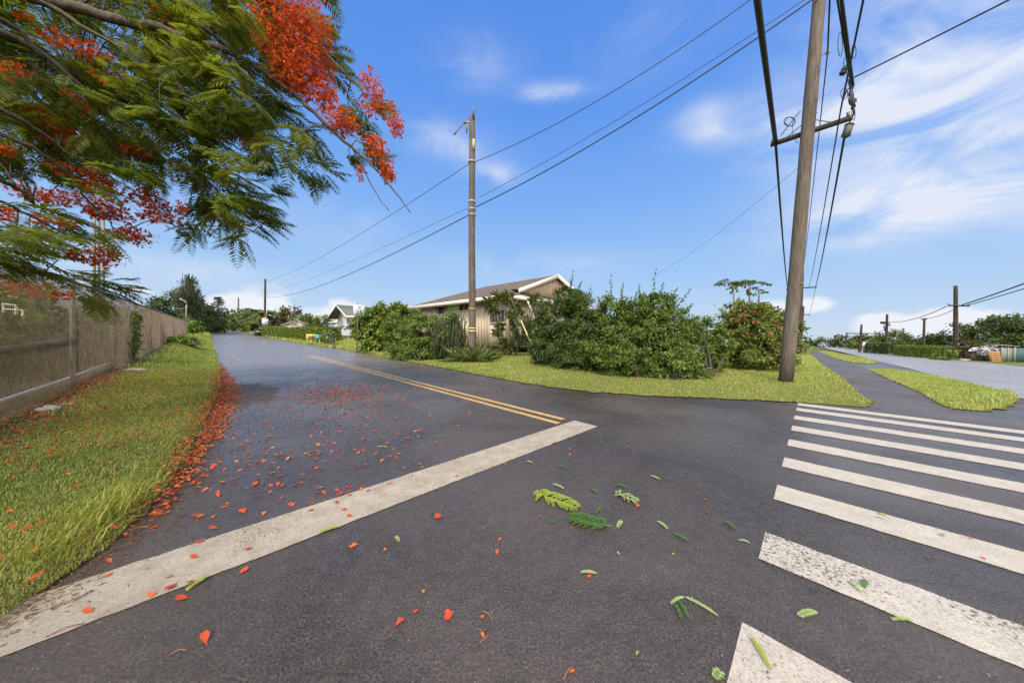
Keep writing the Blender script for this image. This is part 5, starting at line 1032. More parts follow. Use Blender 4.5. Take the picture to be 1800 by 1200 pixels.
o = onland(1765, 29); r = empty('lean_to', o, 'brown lean-to with thin metal roof behind the pallets', 'shed'); x0, x1 = at(1742, 600, 29).x, at(1792, 600, 29).x; z1 = at(1742, 606, 29).z; z2 = at(1792, 609, 29).z; b = MB(); b.hexa([(x0, 29, z1), (x1, 29, z2), (x1, 32, z2+.2), (x0, 32, z1+.2), (x0, 29, z1+.06), (x1, 29, z2+.06), (x1, 32, z2+.26), (x0, 32, z1+.26)]); b.build('roof', noisy('tin_roof', (.28,.29,.31), (.4,.41,.43), 5), r); b = MB(); xw = at(1768, 600, 29).x; b.box((xw, 29.4, 0), (x1-.2, 29.5, z2)); b.build('wall', noisy('brown_ply', (.16,.11,.075), (.24,.17,.12), 5), r)
b = MB(); b.tube([(x0+.1, 29.2, 0), (x0+.1, 29.2, z1)], .05, 6); b.build('post', BARK, r)
o = onland(1696, 27.0); b = MB(); r = empty('concrete_block', o, 'flat tan concrete block on the ground right of the highway pole', 'block'); b.box((o.x-.35, o.y-.2, o.z), (o.x+.35, o.y+.2, o.z+.14)); b.box((o.x-.30, o.y-.16, o.z+.141), (o.x+.30, o.y+.16, o.z+.165)); b.build('slab', noisy('tan_concrete', (.38,.29,.18), (.48,.38,.25), 7), r)
o = P(1518, 619); b = MB(); r = empty('white_board_sign', o, 'small white board on a post far along the highway', 'sign'); z = at(1518, 605, o.y).z; k = o.y/F; b.box((o.x-2.2*k, o.y-.04, z-3.8*k), (o.x+2.2*k, o.y+.0, z+3.8*k)); b.build('panel', M_SGN, r); b = MB(); b.tube([o, (o.x, o.y+.05, z)], .06, 6); b.build('post', BARK, r)
# far marker post and the banner tied behind the leaning pole
o = onland(381.5, 98); r = empty('marker_post', o, 'short pale marker post where the side street tops the rise', 'post'); b = MB(); b.tube([o, (o.x, o.y, o.z+1.3)], .10, 6); b.build('shaft', M_CREAM, r); b = MB(); b.tube([(o.x, o.y, o.z+1.3), (o.x, o.y, o.z+1.42)], [.13, .05], 6); b.build('cap', M_CREAM, r)
# street lamp at the end of the fence
Y = 46; o = onland(327, Y); r = empty('street_lamp', o, 'pale curved arm street lamp on a pole beyond the fence end', 'street lamp'); Ml = mat('lamp_grey', (.30, .28, .25), .5); b = MB(); b.tube([o, at(327, 552, Y), at(328, 535, Y)], [.09, .07, .06], 7); b.build('pole', Ml, r); b = MB(); b.tube([at(328, 533, Y), at(325, 529, Y), at(320, 527, Y), at(317, 526, Y)], .07, 6); b.build('arm', Ml, r); b = MB(); b.hexa([tuple(at(316, 525.5, Y-.12)), tuple(at(318.5, 527.6, Y-.12)), tuple(at(318.5, 527.6, Y+.12)), tuple(at(316, 525.5, Y+.12)), tuple(at(317, 524.2, Y-.1)), tuple(at(319.5, 526, Y-.1)), tuple(at(319.5, 526, Y+.1)), tuple(at(317, 524.2, Y+.1))]); b.build('lamp_head', M_SGN, r)
b = MB(); b.tube([at(328, 536, Y), at(325, 541, Y), at(319, 543, Y), at(310, 541.5, Y)], .04, 5); b.build('brace', Ml, r)
# ------------------------------------------------------------------ utility poles and wires
M_POLE = woodpole('grey_pole', (.095,.073,.056), (.205,.167,.132)); M_POLED = woodpole('dark_pole', (.045,.03,.023), (.10,.07,.055)); M_CABLE = mat('cable', (.018,.017,.017), .6); M_STEEL = noisy('galvanised', (.22,.20,.18), (.36,.34,.31), 12, .5, .4, 0); M_INSU = mat('insulator', (.20, .12, .085), .35); M_YEL = mat('guard_yellow', (.56,.47,.19), .6)
def shaft(b, p0, p1, r0, r1, n=16):
    p0, p1 = Vector(p0), Vector(p1); k = 14; q = np.linspace(0, 1, k); b.tube([p0.lerp(p1, x)+Vector((.012*math.sin(x*9), .012*math.cos(x*7), 0)) for x in q], r0+(r1-r0)*q+.004*np.sin(q*23), n)
def pole(label, p0, p1, r0, r1, m, arm=None, group=None, armdir=D1, braces=True):
    root = empty('utility_pole', p0, label, 'utility pole', group); b = MB(); shaft(b, p0+Vector((0, 0, -.1)), p1, r0, r1); b.build('shaft', m, root, smooth=True)
    if arm:
        for z, half in arm:
            q = (z-p0.z)/(p1.z-p0.z); c = p0.lerp(p1, q); rr = r0+(r1-r0)*q; nrm = armdir.cross(UZ); c = c+nrm*(rr+.05)
            b = MB(); b.box((-half, -.05, -.065), (half, .05, .065), fr=lambda a, e, h: c+armdir*a+nrm*e+UZ*h); b.build('crossarm', m if m == M_POLED else M_ARM, root)
            if braces:
                b = MB()
                for sg in (-1, 1): b.tube([c+armdir*(half*.62*sg)+UZ*.06+nrm*.06, p0.lerp(p1, q+.42/(p1.z-p0.z)*1.0)+nrm*(rr+.01)], .016, 5)
                b.build('brace', M_STEEL, root)
            for sg in (-1, 1): b = MB(); e = c+armdir*(half-.06)*sg; b.tube([e+UZ*.066, e+UZ*.10, e+UZ*.14, e+UZ*.19], [.02, .045, .03, .045], 8); b.build('insulator', M_INSU, root)
    return root
M_ARM = woodpole('crossarm_wood', (.045,.038,.032), (.10,.085,.07))
# the leaning pole by the crosswalk
RB = P(1381, 672); RT = at(1442, -22, RB.y); RT = RB+(RT-RB)*1.17
zA = 8.2
rp = pole('weathered leaning utility pole at the head of the crosswalk', RB, RT, .185, .155, M_POLE, [(zA, .93)])
rpz = lambda z: RB.lerp(RT, (z-RB.z)/(RT.z-RB.z))
b = MB(); c = rpz(10.45); b.tube([c, c-D1*.30], .02, 6); b.tube([c-D1*.30+UZ*.05, c-D1*.30-UZ*.05], .05, 6); b.build('bracket', M_STEEL, rp)
b = MB()
for z in (9.0, 8.55, 3.2, 1.7, 9.9): q = rpz(z); b.tube([q+Vector((.02, -.14, 0)), q+Vector((.03, -.24, 0))], .016, 6)
for z in (4.2, 5.0, 6.2): q = rpz(z); b.tube([q+Vector((.15, 0, 0)), q+Vector((.26, -.03, .03))], .012, 5)
b.build('bolts', M_STEEL, rp)
b = MB(); q0, q1 = rpz(.1), rpz(9.5); off = Vector((.178, -.03, 0)); b.tube([q0+off, rpz(4)+off*.97, q1+off*.92], .010, 5); b.build('ground_wire', M_STEEL, rp)
# the upright pole by the house
CB = P(830, 634.5); CT = at(829.5, 204, CB.y)
cpole = pole('tall weathered utility pole standing before the beige house', CB, CT, .185, .145, M_POLE)
cpz = lambda z: CB.lerp(CT, (z-CB.z)/(CT.z-CB.z))
def zc(py): return at(830, py, CB.y).z
b = MB(); b.tube([cpz(CT.z-.2)+Vector((.10, -.15, 0)), CT+Vector((.10, -.15, .25)), CT+Vector((.10, -.15, .42))], [.05, .04, .02], 6); b.build('pin_insulator', M_INSU, cpole)
b = MB(); q = cpz(zc(216)); b.tube([q, at(820, 215, CB.y-.1)], .035, 6); b.build('bracket', M_YEL, cpole)
b = MB(); b.tube([at(820, 215, CB.y-.1), at(813, 219, CB.y-.1), at(804, 230, CB.y-.1), at(798, 237, CB.y-.1)], [.03, .03, .025, .04], 6); b.tube([at(820, 215, CB.y-.1), at(815, 216, CB.y-.1)], .06, 6); b.tube([at(820, 216, CB.y-.1), at(821, 224, CB.y-.1), at(820, 234, CB.y-.1)], [.03, .045, .03], 6); b.build('dead_end_arm', M_INSU, cpole)
plate('marker_plate', None, None, cpz(zc(257))+Vector((.1, -.165, 0)), Vector((1, 0, 0)), UZ, .10, .5, .01, M_YEL, cpole)
b = MB()
for py in (285, 355, 368, 378): q = cpz(zc(py)); b.tube([q+Vector((-.21, -.02, 0)), q+Vector((.21, -.02, 0))], .03, 6); b.tube([q-UZ*.05, q+UZ*.05], .175, 14)
b.build('clamps', M_STEEL, cpole)
b = MB()
for py in (577, 582): q = cpz(zc(py)); b.tube([q-UZ*.04, q+UZ*.04], .198, 16)
b.build('yellow_bands', M_YEL, cpole)
b = MB(); q = cpz(zc(543)); b.tube([q-UZ*.03, q+UZ*.03], .20, 16); b.build('tag_band', mat('orange_tag', (.55, .28, .06), .6), cpole)
# poles up the side street
GS = 'utility poles along the side street'
p466 = onland(466, 58); pole('dark utility pole rising behind the hedge with the notice board', p466, at(466, 490, 58), .20, .15, M_POLED, None, GS)
nb = onland(466, 52); r = empty('notice_board', nb, 'white notice board with an orange top strip in front of the dark pole', 'sign'); k = 52/F; c = at(466, 565.5, 52); v = Vector((c.x, c.y, 0)).normalized(); ex = UZ.cross(-v); pl = plate('panel', None, None, c, ex, UZ, 8.5*k, 10*k, .05, M_SGN, r); plate('top_strip', None, None, c+UZ*6.2*k, ex, UZ, 7*k, 2.2*k, .05, mat('orange_strip', (.65, .30, .05), .5), r)
for q in range(3): plate('printed_line', None, None, c-v*.04+UZ*(2-2*q)*k, ex, UZ, 5*k, .5*k, .01, mat('grey_print', (.45, .45, .48), .6), r)
b = MB(); b.tube([nb, c+v*.08+UZ*1.0], .06, 6); b.build('post', BARK, r); b = MB(); b.tube([at(468, 560, 52.2), at(468.5, 540, 52.4)], .05, 6); b.build('pipe', mat('pale_pipe', (.5, .47, .4), .6), r)
p419 = onland(419, 88); pole('slim utility pole near the crest of the side street', p419, at(419, 523, 88), .22, .16, M_POLE, None, GS)
p400 = onland(400.5, 120); r4 = pole('short far pole with a transformer can at the road end', p400, at(400.5, 544, 120), .2, .15, M_POLED, None, GS); b = MB(); b.tube([at(401, 551, 119.6), at(401, 546.5, 119.6)], .42, 10); b.build('transformer', M_POLED, r4)
# poles along the highway, same side
GH = 'utility poles along the near side of the highway'
def hw(px, pyTop, Y): return onland(px, Y), at(px+.5, pyTop, Y)
a, c = onland(1403.5, 36.5), at(1409.5, 473, 36.5); P2 = (a, c); pole('dark brown pole right behind the leaning pole', a, c, .26, .2, M_POLED, [(at(1409, 506, 36.5).z, 1.35)], GH)
a, c = onland(1407, 71), at(1412.5, 538, 71); P3 = (a, c); pole('smaller dark pole beyond the brown pole on the near side', a, c, .26, .18, M_POLED, [(at(1412, 553.5, 71).z, 1.2), (at(1411, 577, 71).z, .9)], GH)
# poles across the highway
GX = 'utility poles across the highway'
a = P(1680, 630.5); c = at(1680, 502, a.y); zx = at(1680, 537.5, a.y).z; X4 = (a, c); pole('dark highway pole with crossarm, rightmost and nearest across the road', a, c, .18, .13, M_POLED, [(zx, 1.05)], GX, armdir=Vector((1, 0, 0)), braces=False)
a = P(1557, 621); c = at(1559.5, 552, a.y); X3 = (a, c); r5 = pole('highway pole hung with cable loops and a can, second from the right', a, c, .17, .12, M_POLED, None, GX)
b = MB(); b.tube([at(1553, 569, a.y), at(1553, 565, a.y)], .32, 8); b.build('transformer', M_POLED, r5); b = MB()
for q in range(7): x, y = rng.uniform(1552, 1565), rng.uniform(566, 585); b.tube([at(1558, y-3, a.y-.3), at(x, y, a.y-.3), at(x+2, y+5, a.y-.3), at(1559, y+3, a.y-.3)], .045, 4)
b.build('cable_loops', M_CABLE, r5)
a = P(1511, 618.5); c = at(1514.5, 570, a.y); X2 = (a, c); pole('highway pole with a short crossarm, third from the right', a, c, .17, .12, M_POLED, [(at(1513, 586, a.y).z, 1.6)], GX)
a = onland(1487, 92); c = at(1488, 584, 92); pole('thin bare highway pole beside the white board, fourth from the right', a, c, .17, .12, M_POLED, None, GX)
a = onland(1466, 125); c = at(1467, 592, 125); pole('distant thin highway pole, left of the white board', a, c, .22, .16, M_POLED, None, GX)
a = onland(1460, 140); c = at(1460.5, 593, 140); pole('most distant thin pole along the highway', a, c, .22, .16, M_POLED, None, GX)
a = onland(1624, 46); c = at(1625, 559, 46); X5 = (a, c); pole('short pole behind the highway hedge with wires meeting on top', a, c, .15, .12, M_POLED, [(c.z-.15, .3)], GX, braces=False)
# poles out of the frame that the near wires run to
BK = W(.4, -27); pole('utility pole behind the viewer carrying the overhead cables', BK, BK+UZ*13, .19, .15, M_POLE, [(10.3, 1.9)], GH); OP = W(-12, 5.8); pole('utility pole across the highway out of view', OP, OP+UZ*9, .19, .15, M_POLE, None, GX)
def wire(label, a, c, r, sag=0., n=26, m=None, name='overhead_wire'):
    q = np.linspace(0, 1, n)[:, None]; A, B_ = np.array(tuple(a)), np.array(tuple(c)); p = A+(B_-A)*q-np.array([0, 0, 1.])*sag*4*q*(1-q); b = MB(); b.tube(p, r, 6)
    o = b.build(name, m or M_CABLE); tag(o, label, 'overhead wire', 'overhead wires'); return p
def L_(s, t_, z): return W(s, t_, z)
pa = at(834, 285, CB.y-.15)
wire('upper wire from the upright pole by the house to above the leaning pole', pa, rpz(14.0)+Vector((-.1, .1, 0)), .014, .62)
pb2 = at(836, 364, CB.y-.15); zb_ = rpz(12.35)
wire('heavy lower cable between the upright pole and the leaning pole', pb2, zb_+Vector((-.05, -.19, 0)), .022, .40)
wire('thin wire just above the heavy cable between the two weathered poles', at(842, 347, CB.y-.1), rpz(12.5)+Vector((-.05, -.2, 0)), .010, .28)
wire('sagging cable running from the upright pole left to the dark pole', at(828, 376, CB.y), at(466, 522, 58), .022, 1.25)
wire('upper thin wire running left from the upright pole behind the blossom tip', at(825, 288, CB.y), at(466, 494, 58), .014, .9)
wire('faint middle wire left of the upright pole', at(826, 364, CB.y), at(466, 516, 58), .009, .5)
wire('service wire dropping left from the leaning pole across the open sky', rpz(7.0)+Vector((-.15, 0, 0)), at(1148, 484, 26), .006, .35)
# cables along the highway past the leaning pole
armC = rpz(zA); nr = D1.cross(UZ)*.27; lft = armC+nr+D1*.80; rgt = armC+nr-D1*.85
p2z = lambda z: P2[0].lerp(P2[1], (z-P2[0].z)/(P2[1].z-P2[0].z)); z2 = at(1409, 506, 36.5).z
wire('thick black cable bundle left of the leaning pole passing overhead', L_(.30, -27, 9.6), lft+UZ*.03, .062, .35, m=M_CABLE)
wire('black cable from the left end of the crossarm to the brown pole', lft+UZ*.02, p2z(z2)+D1*1.2+UZ*.1, .038, .5)
kn = at(1499, 150, 8.9)
wire('thick twisted cable falling to the right end of the crossarm', L_(4.0, -27, 11.5), kn, .036, .1)
wire('thin cable twisted beside the thick bundle right of the leaning pole', L_(4.3, -27, 11.7), kn+Vector((-.06, 0, .05)), .018, .3)
wire('cable crossing behind the twisted bundle near the crossarm end', L_(-2.0, -27, 10.3), at(1478, 192, 8.95), .020, .2)
wire('thin cable from the crossarm past the leaning pole to the brown pole', at(1478, 192, 8.95), p2z(z2)-D1*.7+UZ*.1, .018, .5)
wire('cable below the grey splice box running to the brown pole', at(1484, 243, 9.0), p2z(z2)-D1*1.25+UZ*.05, .028, .45)
wire('pole hugging cable right of the leaning pole running back overhead', L_(.1, -27, 12.2), rpz(10.45)-D1*.30, .020, .5)
wire('pole hugging cable right of the leaning pole running to the brown pole', rpz(10.45)-D1*.30, P2[1].lerp(P2[0], .03)-D1*.1, .016, .6)
wire('single wire rising right from the cable knot across the sky', at(1502, 136, 8.8), OP+UZ*7.2, .018, .2)
wire('wire from the brown pole arm to the next smaller pole', p2z(z2)-D1*1.25, P3[0].lerp(P3[1], .74)-D1*1.0, .02, .5)
# the tangle of drops and loops at the crossarm end
kt = empty('cable_tangle', rgt, 'tangle of looped black cables and clamps at the crossarm right end', 'cable tangle'); b = MB()
b.tube([kn, at(1494, 165, 8.85), at(1499, 178, 8.8), at(1502, 188, 8.75)], .035, 6); b.tube([kn+Vector((.03, 0, 0)), at(1497, 160, 8.85), at(1494, 175, 8.8), at(1499, 190, 8.75)], .022, 6); b.tube([at(1491, 140, 8.9), at(1497, 165, 8.85), at(1503, 178, 8.8), at(1496, 192, 8.8)], .02, 6); b.tube([kn, at(1488, 160, 8.9), at(1482, 175, 8.95), at(1478, 192, 8.95)], .016, 6); b.tube([at(1500, 187, 8.75), at(1501, 200, 8.8), at(1495, 212, 8.9), at(1492, 217, 8.95)], .022, 6)
for (x, y, rx, ry) in ((1477, 78, 4, 22), (1501, 91, 4, 12), (1487, 112, 4, 12), (1500, 200, 3, 12), (1484, 165, 6, 10), (1496, 172, 5, 14)):
    b.tube([at(x+rx*math.cos(a), y+ry*math.sin(a), 8.3+.004*y) for a in np.linspace(0, 6.28, 18)], .009, 5, cap=False)
b.build('cables', M_CABLE, kt, smooth=True); b = MB()
for (x, y) in ((1485, 122), (1499, 178), (1490, 118), (1482, 128)): q = at(x, y, 8.85); b.box(tuple(q-Vector((.06, .05, .05))), tuple(q+Vector((.06, .05, .05))))
b.build('clamps', M_ARM, kt)
sb_ = at(1490, 229, 8.95); r = empty('splice_box', sb_, 'grey splice box hanging under the right end of the crossarm', 'splice box'); u_ = (at(1494, 215, 8.95)-at(1485, 243, 9.0)).normalized(); e_ = Vector((1, 0, 0)); b = MB(); n_ = u_.cross(e_).normalized(); e_ = n_.cross(u_)
b.box((-.075, -.06, -.19), (.075, .06, .19), fr=lambda a, q, h: sb_+e_*a+n_*q+u_*h); b.build('case', noisy('splice_grey', (.10,.095,.08), (.17,.16,.14), 8), r); b = MB(); b.box((-.083, -.068, .13), (.083, .068, .16), fr=lambda a, q, h: sb_+e_*a+n_*q+u_*h); b.box((-.083, -.068, -.16), (.083, .068, -.13), fr=lambda a, q, h: sb_+e_*a+n_*q+u_*h); b.build('bands', M_ARM, r)
lp = empty('cable_coil', at(1392, 213, 9.6), 'small coil of slack cable on the left half of the crossarm', 'cable coil'); b = MB()
for k in range(2): b.tube([at(1387+k*2+9*math.cos(a), 214+8*math.sin(a), 9.62+.03*k) for a in np.linspace(0, 6.28, 20)], .010, 5, cap=False)
b.tube([at(1407, 195, 9.6), at(1393, 212, 9.6), at(1373, 238, 9.75)], .014, 5); b.tube([at(1393, 214, 9.6), at(1394, 240, 9.6), at(1402, 252, 9.6)], .007, 5); b.build('coil', M_CABLE, lp)
# guy wire with its yellow guard
GA = onland(952, 12.6); gt = cpz(zc(378))+Vector((.15, 0, 0)); gy = empty('guy_wire', GA, 'guy wire with yellow guard sloping down right of the spiky plants', 'guy wire'); b = MB(); b.tube([gt, gt.lerp(GA, .5), GA], .008, 5); b.build('strand', M_STEEL, gy)
gp_ = [gt.lerp(GA, q) for q in np.linspace(0, 1, 60)]; gpx = [900+F*(q.x/q.y) for q in gp_]; g0, g1 = gp_[min(range(60), key=lambda i: abs(gpx[i]-914))], gp_[min(range(60), key=lambda i: abs(gpx[i]-948))]; b = MB(); b.tube([g0, g1], .030, 8); b.build('guard', M_YEL, gy)
# wires on the far side of the highway
e4r = X4[0].lerp(X4[1], (zx-X4[0].z)/(X4[1].z-X4[0].z)); RW = W(-11.5, 6, 6.6)
wire('heavy wire running right from the nearest highway pole crossarm', e4r+Vector((.5, -.1, .1)), W(-12.4, 22, 8.3), .05, .3); wire('lower wire running right from the nearest highway pole crossarm', e4r+Vector((.7, -.1, -.02)), W(-12.4, 22, 7.5), .035, .3)
wire('wire from the nearest highway pole left to the pole with cable loops', e4r+Vector((-1.0, 0, -.1)), X3[0].lerp(X3[1], .80), .035, .5); wire('short wire from the nearest highway pole to the pole behind the hedge', e4r+Vector((-.2, 0, -.4)), X5[1]+Vector((0, 0, -.1)), .03, .2)
wire('wire from the looped highway pole to the third pole', X3[0].lerp(X3[1], .55), X2[0].lerp(X2[1], .66), .04, .5); wire('upper wire from the looped highway pole to the third pole', X3[0].lerp(X3[1], .62), X2[0].lerp(X2[1], .70), .03, .4)
# ------------------------------------------------------------------ fallen petals and leaves
def petal_mesh(kind):
    b = MB()
    def one(ang, L, w, curl, tilt):
        nx, ny = 6, 3; V = []; ca, sa = math.cos(ang), math.sin(ang)
        for i in range(nx):
            q = i/(nx-1); ww = w*(.12 if q < .3 else .12+.88*math.sin((q-.3)/.7*math.pi*.78+.15))*.5; x = L*q
            for j in range(ny):
                y = ww*(j-1)+.0015*math.sin(i*3+j*4); z = .002+curl*q*q*L+(abs(j-1)*.22*ww)+.0015*math.sin(i*5+j)+tilt*q*L; V.append((x*ca-y*sa, x*sa+y*ca, z))
        F_ = []
        for i in range(nx-1):
            for j in range(ny-1): a = i*ny+j; F_.append((a, a+ny, a+ny+1, a+1))
        b.add(V, F_)
    if kind == 0: one(0, 1, .62, .12, .02)
    elif kind == 1: one(.2, 1, .55, .2, .0); one(-.35, .8, .45, .10, .05)
    elif kind == 2: one(0, 1, .5, .25, .02)
    else: one(0, 1, .34, .10, .02); one(.3, .8, .5, .2, .03)
    return b
PM = {'red': leafmat('fallen_red', [(.56,.06,.02), (.64,.10,.025), (.60,.08,.02), (.42,.05,.02)], .2, .4, .4), 'orange': leafmat('fallen_orange', [(.62,.13,.03), (.68,.19,.035)], .2, .4, .4), 'yellow': leafmat('fallen_amber', [(.60,.27,.06), (.62,.33,.08)], .2, .4, .4)}
PME = {}
for k in range(4):
    for cn in PM:
        b = petal_mesh(k); o = b.build('fallen_petal', PM[cn], smooth=True); PME[(k, cn)] = o.data; bpy.data.objects.remove(o)
cand = []
def cst(px, py): p = P(px, py); return ST(p.x, p.y)
NEAR = [(350,980,'red'), (312,1025,'red'), (200,1005,'orange'), (258,908,'orange'), (262,910,'red'), (155,945,'red'), (212,938,'red'), (348,905,'red'), (430,903,'red'), (385,930,'red'), (335,955,'red'), (622,908,'red'), (778,907,'red'), (740,1038,'yellow'), (798,1077,'red'), (726,1075,'red'), (418,1012,'red'), (335,1052,'red'), (165,1078,'red'), (10,995,'red'), (38,1046,'red'), (120,870,'red'), (60,945,'red'), (510,855,'red'), (556,865,'red'), (495,852,'orange'), (415,840,'orange'), (445,818,'red'), (350,868,'orange'), (363,865,'orange'), (385,868,'red'), (390,830,'red'), (402,845,'orange'), (440,855,'red'), (480,800,'yellow'), (590,872,'red'), (596,865,'red'), (618,862,'orange'), (575,870,'red'), (550,882,'red'),
 (780,863,'red'), (899,864,'red'), (1120,893,'red'), (948,905,'red'), (1030,1016,'red'), (1090,977,'yellow'), (1180,977,'yellow'), (1575,840,'red'), (1708,950,'red'), (1733,982,'red'), (1000,802,'red'), (1100,787,'red'), (986,838,'red'), (675,970,'orange'), (852,1082,'orange'), (853,1125,'orange'), (998,1183,'orange'), (1243,880,'red'), (1237,876,'orange'), (1640,985,'red'), (630,958,'orange'), (545,800,'red'), (560,785,'orange'), (600,760,'red'), (650,740,'red'), (640,770,'red'), (720,770,'red'), (760,760,'red'), (700,800,'red'), (655,800,'orange'), (1250,690,'red'), (1035,655,'red')]
for px, py, c in NEAR: s, t_ = cst(px, py); cand.append((s, t_, c, .5 if (px > 640 and py > 830 and (px, py) not in ((778,907), (798,1077), (1120,893))) else (1.1 if py > 880 else 1.0)))
def add(n, s, ss_, t_, ts_):
    for _ in range(n): cand.append((rng.normal(s, ss_), rng.normal(t_, ts_), rng.choice(['red', 'red', 'red', 'orange', 'orange', 'yellow'], p=[.3, .2, .12, .2, .1, .08]), rng.uniform(.55, 1.05)))
add(170, 3.9, .8, .55, .55); add(300, 7.3, 1.2, 1.9, .65); add(240, 7.6, 2.2, 1.9, 1.3); add(140, 11, 3.0, 2.4, 1.2); add(130, 4.8, 1.3, 1.5, .9); add(26, 8, 3, 4.8, .7)
for _ in range(420): cand.append((rng.uniform(2.2, 13), rng.uniform(-2.2, .0), rng.choice(['red', 'red', 'orange']), rng.uniform(.6, 1.0)))
out = []
for s, t_, c, k in cand:
    on = t_ > edge_left(s)
    if s < 1.2 and not on: continue
    p = W(s, t_); 
    if p.y < .6: continue
    out.append((s, t_, c, k, on, k*(.75 if not on else 1)/math.hypot(p.x, p.y)))
keepn = len(NEAR); first = out[:keepn]; rest = sorted(out[keepn:], key=lambda q: -q[5]); sel = first+rest[:298-len(first)]; oth = rest[298-len(first):]
ZR = .008
def place_petal(s, t_, c, k, on):
    o = bpy.data.objects.new('fallen_petal', PME[(int(rng.integers(0, 4)), c)]); COL.objects.link(o)
    z = float(G(s, max(t_, 3.3) if on else t_))+(ZR if on else .035+.04*rng.random()); o.location = W(s, t_, z); L = rng.uniform(.040, .062)*k; o.scale = (L, L, L*rng.uniform(.6, 1.2)); o.rotation_euler = (rng.normal(0, .12), rng.normal(0, .10)-.03, rng.uniform(0, 6.28))
    word = {'red': 'scarlet', 'orange': 'orange', 'yellow': 'amber'}[c]
    place = 'on the white stop line' if 2.2 < s < 2.65 and on and t_ < 4.03 else ('on the crosswalk' if s < .2 and on else ('on the grass verge beside the fence' if not on else ('on the wet asphalt beyond the stop line' if s > 2.65 else 'on the open asphalt before the stop line')))
    tag(o, f'{word} fallen poinciana petal lying {place}', 'petal', 'fallen poinciana petals')
for q in sel: place_petal(*q[:5])
# the smaller rest and the drift along the verge edge are too many to count
def litter(name, label, cat, pts, L, m, kind='stuff', aspect=.55, flat=.25):
    b = MB(); p = np.array(pts); n = len(p); a = rng.uniform(0, 6.28, n); d = np.stack([np.cos(a), np.sin(a), rng.normal(0, flat, n)], 1); nn = np.array([[0, 0, 1.]])+rdir(n)*flat*1.3; cards(b, p, d, nn, L*rng.uniform(.6, 1.2, n), L*aspect*rng.uniform(.6, 1.2, n), .15, fold=.25); tag(b.build(name, m), label, cat, kind=kind)
pts = [tuple(W(s, t_, float(G(s, max(t_, 3.3) if on else t_))+(.008 if on else .05))) for s, t_, c, k, on, w in oth]
M_DR = leafmat('drift_petals', [(.58,.08,.02), (.66,.14,.03), (.66,.21,.04), (.5,.07,.02), (.36,.13,.04), (.60,.11,.025), (.24,.11,.045), (.42,.20,.08)], .2, .5, .3)
drift = []
for _ in range(3700):
    s = 3.1+14*rng.beta(1.6, 2.4); w = .14+.18*sst(3.5, 8, s)*(1-sst(10.5, 14, s)); t_ = edge_left(s)+.06+rng.normal(0, 1)*w*.36+(.06 if 5 < s < 11 else .0); on = t_ > edge_left(s); drift.append(tuple(W(s, t_, float(G(s, 3.3) if on else G(s, t_))+(.006+.02*rng.random() if on else .05+.05*rng.random()))))
for _ in range(900):
    s = rng.normal(7.3, 1.1); t_ = rng.normal(1.95, .6); drift.append(tuple(W(s, t_, .008)))
for _ in range(1500): s = rng.uniform(2.3, 12); t_ = -2.1+abs(rng.normal(0, .35)); drift.append(tuple(W(s, t_, float(G(s, t_))+.03+.04*rng.random())))
for _ in range(1900): s = rng.uniform(5, 13.5); t_ = rng.uniform(-1.9, .1); drift.append(tuple(W(s, t_, float(G(s, t_))+.05+.05*rng.random())))
litter('petal_drift', 'drift of red and orange petals banked along the verge edge', 'petals', pts+drift, .046, M_DR)
M_BR = leafmat('brown_litter', [(.16,.08,.03), (.24,.13,.05), (.30,.19,.08), (.10,.055,.03), (.34,.22,.12)], .1, .8, .15)
br = []
for _ in range(6500): s = 2.0+10*rng.random()**.8; t_ = edge_left(s)+.0+rng.normal(.0, .08); on = t_ > edge_left(s); br.append(tuple(W(s, t_, float(G(s, 3.3) if on else G(s, t_))+(.006 if on else .03+.02*rng.random()))))
for _ in range(1200): s = rng.uniform(3, 10); t_ = edge_left(s)+abs(rng.normal(0, .8)); br.append(tuple(W(s, t_, .006)))
for _ in range(1500): s = rng.uniform(2.0, 30); t_ = -2.0+abs(rng.normal(0, .3)); br.append(tuple(W(s, t_, float(G(s, t_))+.03)))
for _ in range(1100): s = 2.4+2.6*rng.random(); t_ = edge_left(s)+abs(rng.normal(.02, .14)); br.append(tuple(W(s, t_, .006+.01*rng.random())))
litter('brown_leaf_litter', 'fine brown leaf litter and straw along the verge edge', 'leaf litter', br, .036, M_BR, aspect=.12, flat=.2)
cr2 = []
for _ in range(1500):
    p = Vector((rng.uniform(-2.2, 4.5), rng.uniform(.9, 6), .0065)); s, t_ = ST(p.x, p.y)
    if s > -3 and t_ > edge_left(s) and rng.random() < 1.3/(p.length): cr2.append(tuple(p))
litter('leaflet_crumbs', 'tiny yellow and brown leaflet crumbs peppering the near asphalt', 'leaf litter', cr2, .012, leafmat('crumbs', [(.32,.22,.08), (.22,.12,.06), (.42,.34,.16), (.16,.10,.06)], .1, .8), aspect=.35, flat=.1)
